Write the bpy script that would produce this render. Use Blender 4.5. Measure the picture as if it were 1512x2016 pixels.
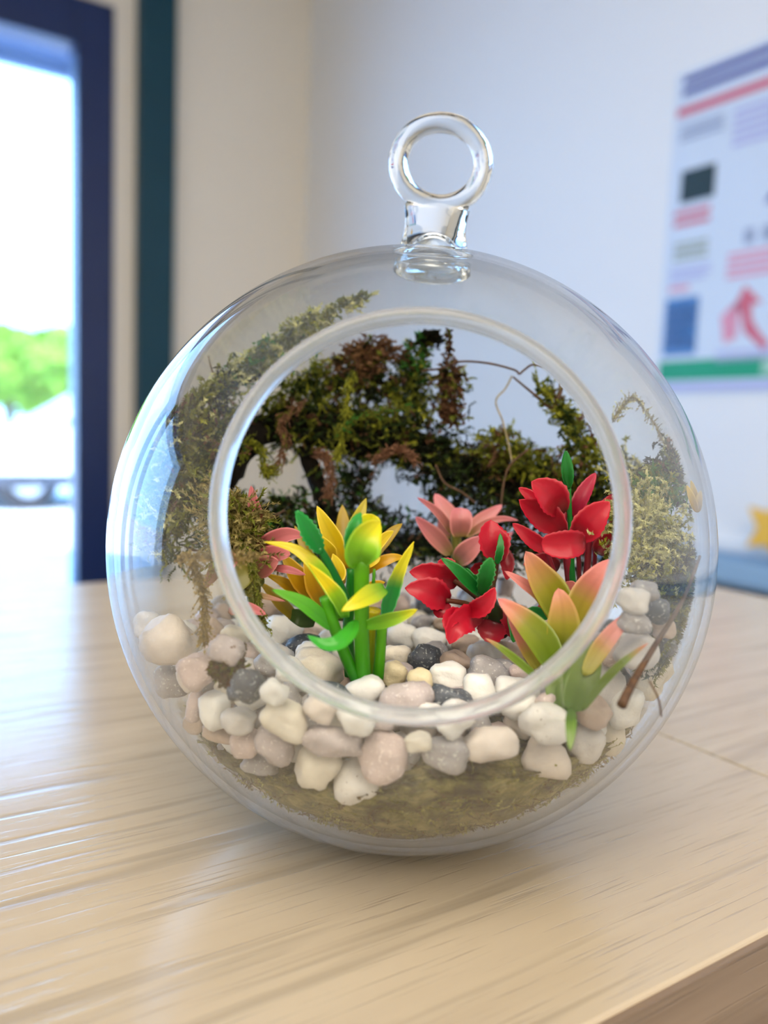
import bpy, bmesh, math, random
import numpy as np
from math import sin, cos, pi, radians, sqrt, asin, atan2
from mathutils import Vector, Matrix, noise

random.seed(7); rng = np.random.default_rng(7)
scene = bpy.context.scene
for o in list(bpy.data.objects): bpy.data.objects.remove(o)
COL = scene.collection

# ------------------------------------------------------------------ camera
F = 1600.0                       # focal length in pixels of the 1512 x 2016 frame
GR = 0.05                        # globe radius
cd = bpy.data.cameras.new('camera'); cam = bpy.data.objects.new('camera', cd); COL.objects.link(cam)
CAMP = Vector((0, -0.1405, 0.069))
CAMR = Matrix.Rotation(pi/2 - radians(5.8), 3, 'X') @ Matrix.Rotation(radians(2.2), 3, 'Z')
cam.location = CAMP; cam.rotation_mode = 'XYZ'; cam.rotation_euler = CAMR.to_euler('XYZ')
cd.sensor_fit = 'HORIZONTAL'; cd.sensor_width = 36; cd.lens = F / 1512 * 36
cd.clip_start = 0.005; cd.clip_end = 200
cd.dof.use_dof = True; cd.dof.focus_distance = 0.125; cd.dof.aperture_fstop = 17
scene.camera = cam
scene.view_settings.view_transform = 'Standard'; scene.view_settings.look = 'None'
scene.view_settings.gamma = 1; scene.view_settings.use_curve_mapping = False
scene.view_settings.exposure = 0.42
try:
    scene.cycles.transparent_max_bounces = 24; scene.cycles.max_bounces = 14
    scene.cycles.transmission_bounces = 12; scene.cycles.glossy_bounces = 6
except Exception: pass

# room axes: U runs along the window wall, V along the poster wall
UY, VY = radians(56.8), radians(-33.2)
U = Vector((sin(UY), cos(UY), 0)); V = Vector((sin(VY), cos(VY), 0))
ROOM = Matrix((U.to_4d()*0, ) * 4)  # placeholder
ROOM = Matrix(((U.x, V.x, 0, 0), (U.y, V.y, 0, 0), (0, 0, 1, 0), (0, 0, 0, 1)))
def uv(u, v, z=0): return U*u + V*v + Vector((0, 0, z))
WV, WU = 2.533, 1.279            # window wall at v = WV, poster wall at u = WU
FLOOR, CEIL = -0.75, 1.95

# ------------------------------------------------------------------ world, sun, lamps
w = bpy.data.worlds.new('sky'); scene.world = w; w.use_nodes = True
nt = w.node_tree; bg = nt.nodes['Background']
tc = nt.nodes.new('ShaderNodeTexCoord'); sp = nt.nodes.new('ShaderNodeSeparateXYZ'); cr = nt.nodes.new('ShaderNodeValToRGB')
nt.links.new(tc.outputs['Generated'], sp.inputs[0]); nt.links.new(sp.outputs['Z'], cr.inputs[0]); nt.links.new(cr.outputs[0], bg.inputs[0])
cr.color_ramp.elements[0].color = (.31, .60, 1, 1); cr.color_ramp.elements[1].color = (.18, .42, 1, 1)
cr.color_ramp.elements[1].position = .9
bg.inputs[1].default_value = 6.0
def lamp(name, typ, loc, rot, energy, color, **k):
    l = bpy.data.lights.new(name, typ); l.energy = energy; l.color = color
    for a, b in k.items(): setattr(l, a, b)
    o = bpy.data.objects.new(name, l); o.location = loc; o.rotation_euler = rot; COL.objects.link(o); return o
lamp('sun', 'SUN', (0, 0, 10), (Matrix.Rotation(VY*-1, 3, 'Z') @ Matrix.Rotation(radians(35), 3, 'X')).to_euler(), 7, (1, .95, .86), angle=.01)
FILLS = [(-.85, -.95), (-2.85, -.95), (-.85, -2.45)]  # unseen warm fill lights added to brighten the room, set behind the camera
for u_, v_ in FILLS:
    lamp('fill_light', 'AREA', uv(u_, v_, CEIL-.03), (0, 0, atan2(U.y, U.x)), 37, (1, .86, .69), shape='RECTANGLE', size=1.7, size_y=1.5)
WINS = [(-.95, .503), (-2.75, -1.15)]
for a, b in WINS:
    o = lamp('window_portal', 'AREA', uv((a+b)/2, WV+.02, .26), (0, 0, 0), 1, (1, 1, 1), shape='RECTANGLE', size=b-a, size_y=1.82)
    o.rotation_euler = (Matrix((U.to_tuple(), (0, 0, 1), V.to_tuple())).transposed() @ Matrix.Identity(3)).to_euler()
    # lamp shines along its -Z = -V, into the room
    o.data.cycles.is_portal = True

# ------------------------------------------------------------------ materials
def mat(name):
    m = bpy.data.materials.new(name); m.use_nodes = True
    return m, m.node_tree, m.node_tree.nodes['Principled BSDF']
def plain(name, c, rough=.6, spec=.5, metal=0, noise_amt=.0, nscale=20, bump=0, coat=0):
    m, t, b = mat(name); b.inputs['Base Color'].default_value = (*c, 1); b.inputs['Roughness'].default_value = rough
    b.inputs['Specular IOR Level'].default_value = spec; b.inputs['Metallic'].default_value = metal; b.inputs['Coat Weight'].default_value = coat
    if noise_amt or bump:
        tc = t.nodes.new('ShaderNodeTexCoord'); n = t.nodes.new('ShaderNodeTexNoise'); n.inputs['Scale'].default_value = nscale; n.inputs['Detail'].default_value = 6
        t.links.new(tc.outputs['Object'], n.inputs['Vector'])
        if noise_amt:
            r = t.nodes.new('ShaderNodeValToRGB'); r.color_ramp.elements[0].position = .3; r.color_ramp.elements[1].position = .7
            r.color_ramp.elements[0].color = (*[x*(1-noise_amt) for x in c], 1); r.color_ramp.elements[1].color = (*[min(1, x*(1+noise_amt)) for x in c], 1)
            t.links.new(n.outputs['Fac'], r.inputs[0]); t.links.new(r.outputs[0], b.inputs['Base Color'])
        if bump:
            bp = t.nodes.new('ShaderNodeBump'); bp.inputs['Strength'].default_value = bump; bp.inputs['Distance'].default_value = .2/nscale
            t.links.new(n.outputs['Fac'], bp.inputs['Height']); t.links.new(bp.outputs[0], b.inputs['Normal'])
    return m
def attr_mat(name, rough, transl=0, spec=.5, fine=0):
    m, t, b = mat(name); a = t.nodes.new('ShaderNodeVertexColor'); a.layer_name = 'col'
    t.links.new(a.outputs[0], b.inputs['Base Color']); b.inputs['Roughness'].default_value = rough; b.inputs['Specular IOR Level'].default_value = spec
    if fine:
        tc = t.nodes.new('ShaderNodeTexCoord'); n = t.nodes.new('ShaderNodeTexNoise'); n.inputs['Scale'].default_value = 900; t.links.new(tc.outputs['Object'], n.inputs['Vector'])
        bp = t.nodes.new('ShaderNodeBump'); bp.inputs['Strength'].default_value = fine; bp.inputs['Distance'].default_value = .0003
        t.links.new(n.outputs['Fac'], bp.inputs['Height']); t.links.new(bp.outputs[0], b.inputs['Normal'])
    if transl:
        tr = t.nodes.new('ShaderNodeBsdfTranslucent'); mx = t.nodes.new('ShaderNodeMixShader'); mx.inputs[0].default_value = transl
        t.links.new(a.outputs[0], tr.inputs[0]); t.links.new(b.outputs[0], mx.inputs[1]); t.links.new(tr.outputs[0], mx.inputs[2])
        t.links.new(mx.outputs[0], t.nodes['Material Output'].inputs[0])
    return m
def glass_shell(name, film):
    m = bpy.data.materials.new(name); m.use_nodes = True; t = m.node_tree; t.nodes.clear(); N = t.nodes.new
    out = N('ShaderNodeOutputMaterial'); lw = N('ShaderNodeLayerWeight'); lw.inputs[0].default_value = .5
    p = N('ShaderNodeMath'); p.operation = 'POWER'; p.inputs[1].default_value = 4.6; t.links.new(lw.outputs['Facing'], p.inputs[0])
    f = N('ShaderNodeMapRange'); f.inputs['To Min'].default_value = .062; f.inputs['To Max'].default_value = 1; t.links.new(p.outputs[0], f.inputs['Value'])
    tr = N('ShaderNodeBsdfTransparent'); tr.inputs[0].default_value = (.985, .99, .985, 1)
    gl = N('ShaderNodeBsdfGlossy'); gl.inputs['Roughness'].default_value = .0
    df = N('ShaderNodeBsdfDiffuse'); df.inputs[0].default_value = (.85, .87, .86, 1)
    tl = N('ShaderNodeBsdfTranslucent'); tl.inputs[0].default_value = (.85, .87, .86, 1)
    dm = N('ShaderNodeMixShader'); dm.inputs[0].default_value = .5; t.links.new(df.outputs[0], dm.inputs[1]); t.links.new(tl.outputs[0], dm.inputs[2])
    tcn = N('ShaderNodeTexCoord'); ns = N('ShaderNodeTexNoise'); ns.inputs['Scale'].default_value = 60; ns.inputs['Detail'].default_value = 5
    t.links.new(tcn.outputs['Object'], ns.inputs['Vector'])
    fr = N('ShaderNodeMapRange'); fr.inputs['From Min'].default_value = .3; fr.inputs['From Max'].default_value = .7
    fr.inputs['To Min'].default_value = film*.6; fr.inputs['To Max'].default_value = film*1.4; t.links.new(ns.outputs['Fac'], fr.inputs['Value'])
    m1 = N('ShaderNodeMixShader'); t.links.new(fr.outputs[0], m1.inputs[0]); t.links.new(tr.outputs[0], m1.inputs[1]); t.links.new(dm.outputs[0], m1.inputs[2])
    m2 = N('ShaderNodeMixShader'); t.links.new(f.outputs[0], m2.inputs[0]); t.links.new(m1.outputs[0], m2.inputs[1]); t.links.new(gl.outputs[0], m2.inputs[2])
    t.links.new(m2.outputs[0], out.inputs[0]); return m
def solid_glass(name, rough=0, tint=(.97, .99, 1)):
    m = bpy.data.materials.new(name); m.use_nodes = True; t = m.node_tree; t.nodes.clear()
    out = t.nodes.new('ShaderNodeOutputMaterial'); g = t.nodes.new('ShaderNodeBsdfGlass'); g.inputs['IOR'].default_value = 1.48
    g.inputs['Roughness'].default_value = rough; g.inputs[0].default_value = (*tint, 1); t.links.new(g.outputs[0], out.inputs[0]); return m
def wood(name, c1, c2, rough, side=False):
    m, t, b = mat(name); N = t.nodes.new; L = t.links.new
    tc = N('ShaderNodeTexCoord'); mp = N('ShaderNodeMapping'); mp.inputs['Scale'].default_value = (5, 95, 95); L(tc.outputs['Object'], mp.inputs[0])
    wv = N('ShaderNodeTexNoise'); wv.inputs['Scale'].default_value = 1; wv.inputs['Detail'].default_value = 7; wv.inputs['Roughness'].default_value = .62; wv.inputs['Distortion'].default_value = .35
    L(mp.outputs[0], wv.inputs['Vector'])
    r = N('ShaderNodeValToRGB'); r.color_ramp.elements[0].position = .25; r.color_ramp.elements[1].position = .72
    r.color_ramp.elements[0].color = (*c1, 1); r.color_ramp.elements[1].color = (*c2, 1); L(wv.outputs['Fac'], r.inputs[0])
    # fine pores: short thin dark grooves along the grain
    mp2 = N('ShaderNodeMapping'); mp2.inputs['Scale'].default_value = (45, 1500, 1500); L(tc.outputs['Object'], mp2.inputs[0])
    n2 = N('ShaderNodeTexNoise'); n2.inputs['Scale'].default_value = 1; n2.inputs['Detail'].default_value = 3; L(mp2.outputs[0], n2.inputs['Vector'])
    r2 = N('ShaderNodeValToRGB'); r2.color_ramp.elements[0].position = .30; r2.color_ramp.elements[0].color = (0, 0, 0, 1); r2.color_ramp.elements[1].position = .42; L(n2.outputs['Fac'], r2.inputs[0])
    mp3 = N('ShaderNodeMapping'); mp3.inputs['Scale'].default_value = (12, 260, 260); L(tc.outputs['Object'], mp3.inputs[0])
    n3 = N('ShaderNodeTexNoise'); n3.inputs['Scale'].default_value = 1; n3.inputs['Detail'].default_value = 2; L(mp3.outputs[0], n3.inputs['Vector'])
    r3 = N('ShaderNodeValToRGB'); r3.color_ramp.elements[0].position = .33; r3.color_ramp.elements[0].color = (0, 0, 0, 1); r3.color_ramp.elements[1].position = .44; L(n3.outputs['Fac'], r3.inputs[0])
    mul = N('ShaderNodeMath'); mul.operation = 'MULTIPLY'; L(r2.outputs[0], mul.inputs[0]); L(r3.outputs[0], mul.inputs[1])
    mr = N('ShaderNodeMapRange'); mr.inputs['To Min'].default_value = .80; L(mul.outputs[0], mr.inputs['Value'])
    mx = N('ShaderNodeMix'); mx.data_type = 'RGBA'; mx.blend_type = 'MULTIPLY'; mx.inputs[0].default_value = 1; L(r.outputs[0], mx.inputs[6]); L(mr.outputs[0], mx.inputs[7])
    L(mx.outputs[2], b.inputs['Base Color'])
    bp = N('ShaderNodeBump'); bp.inputs['Strength'].default_value = .5; bp.inputs['Distance'].default_value = .00012; L(mul.outputs[0], bp.inputs['Height']); L(bp.outputs[0], b.inputs['Normal'])
    b.inputs['Roughness'].default_value = rough; b.inputs['Specular IOR Level'].default_value = .85
    return m
M = {}
M['wall'] = plain('wall_paint', (.84, .80, .71), .8, .2, bump=.05, nscale=120)
M['wall_r'] = plain('white_board_wall', (.80, .83, .86), .55, .4, bump=.02, nscale=120)
M['ceiling'] = plain('ceiling_tile', (.75, .74, .70), .9, .1, bump=.3, nscale=60)
M['floor'] = plain('floor_vinyl', (.30, .27, .24), .5, .4, noise_amt=.15, nscale=6)
M['frame'] = plain('dark_blue_metal', (.005, .022, .105), .35, .5, noise_amt=.05, nscale=8)
M['teal'] = plain('teal_paint', (.001, .048, .080), .5, .4, noise_amt=.05, nscale=8)
M['pane'] = glass_shell('window_glass', .004)
M['shell'] = glass_shell('clear_thin_glass', .017)
M['rim'] = solid_glass('rim_glass', .16, (.98, .99, 1))
def _painted_reflection(m, k):  # pale diffuse mix that paints the bright wall's reflection into the rim
    t = m.node_tree; g = next(n for n in t.nodes if n.type == 'BSDF_GLASS'); d = t.nodes.new('ShaderNodeBsdfDiffuse'); d.inputs[0].default_value = (.86, .93, 1, 1)
    tl = t.nodes.new('ShaderNodeBsdfTranslucent'); tl.inputs[0].default_value = (.86, .93, 1, 1); a = t.nodes.new('ShaderNodeMixShader'); t.links.new(d.outputs[0], a.inputs[1]); t.links.new(tl.outputs[0], a.inputs[2])
    x = t.nodes.new('ShaderNodeMixShader'); x.inputs[0].default_value = k; t.links.new(g.outputs[0], x.inputs[1]); t.links.new(a.outputs[0], x.inputs[2]); t.links.new(x.outputs[0], t.nodes['Material Output'].inputs[0])
_painted_reflection(M['rim'], .26)
M['glass'] = solid_glass('solid_clear_glass', 0)
M['wood'] = wood('light_oak_laminate', (.47, .395, .29), (.555, .475, .355), .19)
M['woodedge'] = wood('oak_edge_band', (.14, .095, .062), (.29, .215, .15), .45)
M['seam'] = plain('seam_dark', (.10, .07, .04), .7)
M['metal'] = plain('grey_metal', (.35, .35, .36), .4, .5, .6)
M['black'] = plain('black_laminate', (.006, .006, .007), .9, .05)
M['bluewhite'] = plain('pale_blue_ledge_paint', (.30, .47, .66), .45, .5)
M['aluwhite'] = plain('white_ledge_paint', (.72, .78, .84), .45, .5)
M['moss'] = attr_mat('moss_fibre', .75, .25, .25)
M['bark'] = plain('dark_bark', (.010, .008, .006), .9, .2, noise_amt=.5, nscale=500, bump=.8)
M['plastic'] = attr_mat('soft_plastic', .33, .22, .5, .12)
M['twig'] = plain('dry_twig', (.10, .055, .03), .6, .3, noise_amt=.4, nscale=900)
M['paletwig'] = plain('pale_dry_stem', (.36, .30, .17), .6, .3, noise_amt=.3, nscale=900)

# ------------------------------------------------------------------ helpers
def prop(o, label=None, cat=None, group=None, kind=None):
    if label: o['label'] = label
    if cat: o['category'] = cat
    if group: o['group'] = group
    if kind: o['kind'] = kind
    return o
def link(name, me, m=None, parent=None, loc=None, smooth=False):
    if m: me.materials.append(m)
    if smooth: me.polygons.foreach_set('use_smooth', [True]*len(me.polygons))
    o = bpy.data.objects.new(name, me); COL.objects.link(o)
    if parent: o.parent = parent
    if loc is not None: o.location = loc
    return o
def empty(name, loc, rot=(0, 0, 0), **k):
    o = bpy.data.objects.new(name, None); o.empty_display_size = .02; COL.objects.link(o); o.location = loc; o.rotation_euler = rot; prop(o, **k); return o
def mesh(verts, faces, cols=None):
    me = bpy.data.meshes.new('m'); me.from_pydata([tuple(v) for v in verts], [], faces); me.update()
    if cols is not None:
        a = me.color_attributes.new('col', 'FLOAT_COLOR', 'POINT'); c = np.ones((len(verts), 4), dtype=np.float32); c[:, :3] = np.array(cols); a.data.foreach_set('color', c.ravel())
    return me
def boxm(*bs, bevel=0):
    """boxes ((x0,x1),(y0,y1),(z0,z1)) in room u,v,z, joined to one mesh in local room space"""
    bm = bmesh.new()
    for (a, b), (c, d), (e, f) in bs:
        r = bmesh.ops.create_cube(bm, size=1)
        for v in r['verts']: v.co = Vector(((a+b)/2+v.co.x*(b-a), (c+d)/2+v.co.y*(d-c), (e+f)/2+v.co.z*(f-e)))
    if bevel: bmesh.ops.bevel(bm, geom=bm.edges[:], offset=bevel, segments=2, affect='EDGES', profile=.5)
    me = bpy.data.meshes.new('b'); bm.to_mesh(me); bm.free(); return me
ROTZ = atan2(U.y, U.x)
def room(name, bs, m, parent=None, bevel=0, kind=None, **k):
    """a mesh of boxes given in room coordinates, its origin at its own base"""
    if not isinstance(bs[0][0], tuple): bs = [bs]
    cx = sum((b[0][0]+b[0][1])/2 for b in bs)/len(bs); cy = sum((b[1][0]+b[1][1])/2 for b in bs)/len(bs); cz = min(b[2][0] for b in bs)
    me = boxm(*[((a-cx, b-cx), (c-cy, d-cy), (e-cz, f-cz)) for (a, b), (c, d), (e, f) in bs], bevel=bevel)
    o = link(name, me, m)
    o.rotation_euler = (0, 0, ROTZ); o.location = uv(cx, cy, cz)
    if parent:
        o.parent = parent; o.rotation_euler = (0, 0, 0)
        o.location = (Matrix.Translation(parent.location) @ parent.rotation_euler.to_matrix().to_4x4()).inverted() @ uv(cx, cy, cz)
    prop(o, kind=kind, **k); return o
def P(px, py, d):
    """world point seen at a pixel at distance d along the viewing axis"""
    return CAMP + CAMR @ Vector(((px-756)/F*d, -(py-1008)/F*d, -d))
def ray(px, py): return (CAMR @ Vector(((px-756)/F, -(py-1008)/F, -1)))
GC = Vector((.0045, 0, .049))
def hit_sphere(px, py, r):
    v = ray(px, py); oc = CAMP-GC; a = v.dot(v); b = 2*oc.dot(v); c = oc.dot(oc)-r*r; D = b*b-4*a*c
    t = (-b-sqrt(D))/(2*a) if D > 0 else -b/(2*a)
    p = CAMP+v*t
    if D <= 0: p = GC+(p-GC).normalized()*r
    return p, t
def hit_z(px, py, z):
    v = ray(px, py); t = (z-CAMP.z)/v.z; return CAMP+v*t, t
def clampin(p, r=.0462):
    q = p-GC
    if q.length > r: q = q.normalized()*r
    return GC+q
def frames(pts):
    T = []
    for i in range(len(pts)):
        T.append((pts[min(i+1, len(pts)-1)]-pts[max(i-1, 0)]).normalized())
    return T
def smoothpath(pts, n):
    """Catmull-Rom through pts"""
    if len(pts) == 2: return [pts[0].lerp(pts[1], i/(n-1)) for i in range(n)]
    out = []; m = len(pts)-1
    for i in range(n):
        s = i/(n-1)*m; k = min(int(s), m-1); t = s-k
        p0 = pts[max(k-1, 0)]; p1 = pts[k]; p2 = pts[k+1]; p3 = pts[min(k+2, m)]
        out.append(.5*((2*p1)+(p2-p0)*t+(2*p0-5*p1+4*p2-p3)*t*t+(3*p1-p0-3*p2+p3)*t**3))
    return out
def tube(pts, rad, sides=8, n=None, rough=0):
    if n: pts = smoothpath(pts, n)
    m = len(pts); T = frames(pts); up = Vector((.13, .2, 1)).normalized()
    vs, fs = [], []
    for i, (p, t) in enumerate(zip(pts, T)):
        a = t.cross(up)
        if a.length < .1: a = t.cross(Vector((1, 0, 0)))
        a.normalize(); b = t.cross(a); r = rad(i/(m-1)) if callable(rad) else rad
        for k in range(sides):
            th = 2*pi*k/sides; rr = r*(1+(rough*noise.noise(Vector((i*.7, k*1.3, p.x*300))) if rough else 0)); vs.append(p+(a*cos(th)+b*sin(th))*rr)
    for i in range(m-1):
        for k in range(sides):
            fs.append((i*sides+k, i*sides+(k+1) % sides, (i+1)*sides+(k+1) % sides, (i+1)*sides+k))
    fs.append(tuple(range(sides))[::-1]); fs.append(tuple((m-1)*sides+k for k in range(sides)))
    return vs, fs

# ------------------------------------------------------------------ room shell
def wall_with_windows():
    bs = []; edges = [-4.2]; z0, z1 = FLOOR+.02, 1.31
    xs = [-4.2]
    for a, b in sorted(WINS): xs += [a-.11, b+.11]
    xs.append(WU+.12)
    y = (WV, WV+.10)
    for i in range(0, len(xs), 2): bs.append(((xs[i], xs[i+1]), y, (FLOOR, CEIL)))
    for i in range(1, len(xs)-1, 2): bs.append(((xs[i], xs[i+1]), y, (z1, CEIL)))
    return bs
room('wall_left', wall_with_windows(), M['wall'], kind='structure')
room('wall_right', ((WU, WU+.1), (-3.2, WV), (FLOOR, CEIL)), M['wall_r'], kind='structure')
room('wall_back', ((-4.2, WU), (-3.3, -3.2), (FLOOR, CEIL)), M['wall'], kind='structure')
room('wall_front', ((-4.3, -4.2), (-3.2, WV), (FLOOR, CEIL)), M['wall'], kind='structure')
room('floor', ((-4.3, WU+.1), (-3.3, WV+.1), (FLOOR-.1, FLOOR)), M['floor'], kind='structure')
room('ceiling', ((-4.3, WU+.1), (-3.3, WV+.1), (CEIL, CEIL+.1)), M['ceiling'], kind='structure')
for i, (a, b) in enumerate(WINS):
    o = empty('window_%d' % (i+1), uv((a+b)/2, WV+.03, FLOOR), (0, 0, ROTZ), kind='structure')
    y = (WV-.01, WV+.09); z0, z1 = FLOOR, 1.17
    room('window_frame', [((a-.108, a), y, (z0, 1.305)), ((b, b+.11), y, (z0, 1.305)), ((a, b), y, (z1, 1.305)), ((a, b), y, (z0, z0+.1))], M['frame'], o, bevel=.004)
    room('window_pane', ((a, b), (WV+.04, WV+.046), (z0+.1, z1)), M['pane'], o)
room('trim_1', ((.679, .795), (WV-.045, WV), (FLOOR, CEIL)), M['teal'], kind='structure', bevel=.004)
room('trim_2', [((WU-.012, WU), (-1.2, 1.15), (-.140, -.130)), ((WU-.030, WU), (-1.2, 1.15), (-.187, -.140))], M['bluewhite'], kind='structure', bevel=.003)
room('trim_3', ((WU-.02, WU), (-1.2, 1.15), (-.130, -.110)), M['aluwhite'], kind='structure', bevel=.002)
for u_, v_ in FILLS:  # frames added around the unseen fill lights
    o = empty('fill_panel', uv(u_, v_, CEIL), (0, 0, ROTZ), label='added ceiling fill light panel '+['over the middle of the room', 'beside the far windowless side of the room', 'nearest the back wall'][FILLS.index((u_, v_))], cat='fill light', group='added fill light panels')
    hx, hy = .85, .75
    room('fill_frame', [((u_-hx-.03, u_-hx), (v_-hy-.03, v_+hy+.03), (CEIL-.035, CEIL)), ((u_+hx, u_+hx+.03), (v_-hy-.03, v_+hy+.03), (CEIL-.035, CEIL)), ((u_-hx, u_+hx), (v_-hy-.03, v_-hy), (CEIL-.035, CEIL)), ((u_-hx, u_+hx), (v_+hy, v_+hy+.03), (CEIL-.035, CEIL))], M['aluwhite'], o)

# low black cabinet behind the desk, against the poster wall
o = empty('low_cabinet', uv(WU-.25, .8, FLOOR), (0, 0, ROTZ), label='low black cabinet below the pale blue ledge behind the desk', cat='cabinet')
room('cabinet_body', ((WU-.42, WU-.035), (.1, 1.6), (FLOOR, -.215)), M['black'], o, bevel=.004)
room('cabinet_top', ((WU-.44, WU-.033), (.08, 1.62), (-.215, -.19)), M['black'], o, bevel=.004)
for k in range(3):
    d = room('cabinet_door', ((WU-.436, WU-.42), (.11+k*.497, .59+k*.497), (FLOOR+.05, -.23)), M['black'], o, bevel=.003)

# ------------------------------------------------------------------ desks
SE = .0815; T = .026
def desk(label, u0, u1, legs):
    o = empty('desk', uv((u0+u1)/2, .09, FLOOR), (0, 0, ROTZ), label=label, cat='desk')
    v0, v1 = -.0578, .232
    room('desk_top', ((u0, u1), (v0+.0006, v1), (-T, 0)), M['wood'], o, bevel=.0005)
    room('edge_band', ((u0, u1), (v0-.0004, v0+.0006), (-T, -.0005)), M['woodedge'], o)
    room('apron', ((u0+.02, u1-.02), (v1-.05, v1-.03), (-T-.08, -T)), M['woodedge'], o)
    for x, y in legs:
        l = room('leg', ((x-.02, x+.02), (y-.02, y+.02), (FLOOR, -T)), M['metal'], o, bevel=.003)
    return o
desk('light oak desk with fine grain carrying the glass globe', -1.25, SE-.00025, [(-1.2, 0), (-1.2, .19), (.05, 0), (.05, .15)])
desk('light oak desk end section beyond the thin seam at right', SE+.00025, .268, [(.125, 0), (.125, .15), (.235, 0), (.235, .19)])

# ------------------------------------------------------------------ poster on the right wall
pu = WU-.002
po = empty('poster', uv(pu, .76, .185), (0, 0, ROTZ), label='large white printed poster with blue, red and green blocks on the right wall', cat='poster')
def slab(name, m, v0, v1, z0, z1, off=.0, th=.0008, parent=None, label=None):
    a = pu-.0002-off
    o = room(name, ((a-th, a), (v0, v1), (z0, z1)), m, parent or po)
    if label: o['label'] = label
    return o
pc = lambda n, c: plain(n, c, .45, .4)
paper = pc('poster_paper', (.62, .72, .86)); navy = pc('ink_navy', (.035, .045, .30)); red = pc('ink_red', (.62, .13, .19)); pink = pc('ink_pink', (.72, .30, .42)); grn = pc('ink_green', (.0, .33, .16))
blk = pc('ink_black', (.015, .035, .04)); blu = pc('ink_blue', (.06, .19, .48)); olv = pc('ink_olive', (.32, .37, .30)); gry = pc('ink_grey', (.30, .36, .52)); lil = pc('ink_lilac', (.44, .46, .74))
VL, VR = .972, .36            # left and right edge (v decreases to the right)
slab('poster_sheet', paper, VR, VL, .16, .772)
O = .0009
def line_rows(m, v0, v1, z0, z1, n, name='text_line'):
    h = (z1-z0)/n
    for i in range(n):
        e = v0+(v1-v0)*random.choice([0, 0, .05, .12]); slab(name, m, e, v1, z0+h*(i+.2), z0+h*(i+.78), O)
line_rows(navy, .40, .955, .722, .766, 2, 'heading_line'); line_rows(red, .40, .965, .684, .712, 1, 'heading_line')
line_rows(gry, .86, .955, .640, .672, 3); line_rows(lil, .62, .84, .60, .672, 5)
slab('picture_panel', blk, .870, .945, .525, .585, O, label='dark picture block on the poster')
line_rows(red, .865, .955, .478, .514, 2); line_rows(olv, .875, .950, .415, .452, 3); line_rows(lil, .865, .955, .375, .405, 3); line_rows(pink, .91, .955, .355, .372, 1)
slab('blue_panel', blu, .885, .960, .235, .345, O, label='blue text block on the poster'); line_rows(lil, .89, .955, .25, .33, 4, 'text_line')
for i in range(6): slab('small_figure', gry, .80-.035*i-.02, .80-.035*i, .425, .452, O)
line_rows(pink, .60, .83, .365, .415, 4); line_rows(lil, .72, .84, .215, .24, 2)
slab('green_band', grn, VR+.01, VL-.006, .186, .224, O, label='green footer band'); slab('footer_emblem', pc('ink_pale_green', (.35, .62, .5)), .715, .745, .192, .218, O+.0009)
slab('footer_line', lil, VR+.02, VL-.01, .166, .180, O)
def poly(name, m, pts, off=O, th=.0008, lab=None):
    a = pu-.0002-off; n = len(pts); vs = [(0, p[0]-.76, p[1]-.185) for p in pts]+[(-th, p[0]-.76, p[1]-.185) for p in pts]
    fs = [tuple(range(n)), tuple(range(2*n-1, n-1, -1))]+[(i, i+n, (i+1) % n+n, (i+1) % n) for i in range(n)]
    o = link(name, mesh(vs, fs), m, po, (a-pu, 0, 0)); 
    if lab: o['label'] = lab
# red bent arrow and a navy swoosh figure
poly('red_arrow', red, [(.815, .305), (.790, .352), (.755, .318), (.775, .316), (.772, .29), (.752, .262), (.735, .245), (.745, .235), (.785, .268), (.797, .31)], lab='red upward arrow on the poster')
poly('pink_patch', pink, [(.835, .30), (.80, .33), (.80, .26), (.825, .25)])
poly('navy_swoosh', navy, [(.765, .49), (.74, .525), (.725, .58), (.70, .64), (.62, .66), (.60, .60), (.68, .58), (.70, .52), (.735, .49)], lab='dark blue figure on the poster')
# yellow pointed ornament standing on the ledge
vs = []; n = 10
for s in (0, .012):
    for i in range(n):
        r = .060 if i % 2 == 0 else .030; a = 2*pi*i/n+pi/2+.3; vs.append((s, r*cos(a), .062+r*sin(a)))
fs = [tuple(range(n)), tuple(range(2*n-1, n-1, -1))]+[(i, i+n, (i+1) % n+n, (i+1) % n) for i in range(n)]
o = link('star_ornament', mesh(vs, fs), plain('yellow_card', (.85, .50, .03), .5), None, uv(WU-.018, .700, -.135)); o.rotation_euler = (0, 0, ROTZ)
o.location = uv(WU-.046, .672, -.138)
prop(o, 'yellow pointed ornament at the right edge just above the blue ledge', 'ornament')

# ------------------------------------------------------------------ outdoors
GZ = -1.0
pav = plain('pale_pavement', (.72, .72, .70), .8, .2, noise_amt=.08, nscale=1); prop(room('ground', ((-45, 30), (WV+.12, 60), (GZ-.2, GZ)), pav, kind='structure'))
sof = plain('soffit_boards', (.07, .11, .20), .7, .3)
so = empty('entrance_canopy', uv(-.5, 3.4, 1.9), (0, 0, ROTZ), label='grey blue canopy roof outside above the window', cat='canopy')
room('canopy_board', ((-5, 1.5), (WV+.12, 4.65), (1.93, 1.98)), sof, so)
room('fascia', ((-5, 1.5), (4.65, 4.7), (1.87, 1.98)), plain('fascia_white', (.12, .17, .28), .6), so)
for k in range(8): room('beam', ((-4.6+k*.8, -4.5+k*.8), (WV+.12, 4.65), (1.86, 1.93)), plain('beam_white', (.20, .24, .33), .6) if k == 0 else bpy.data.materials['beam_white'], so)
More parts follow.
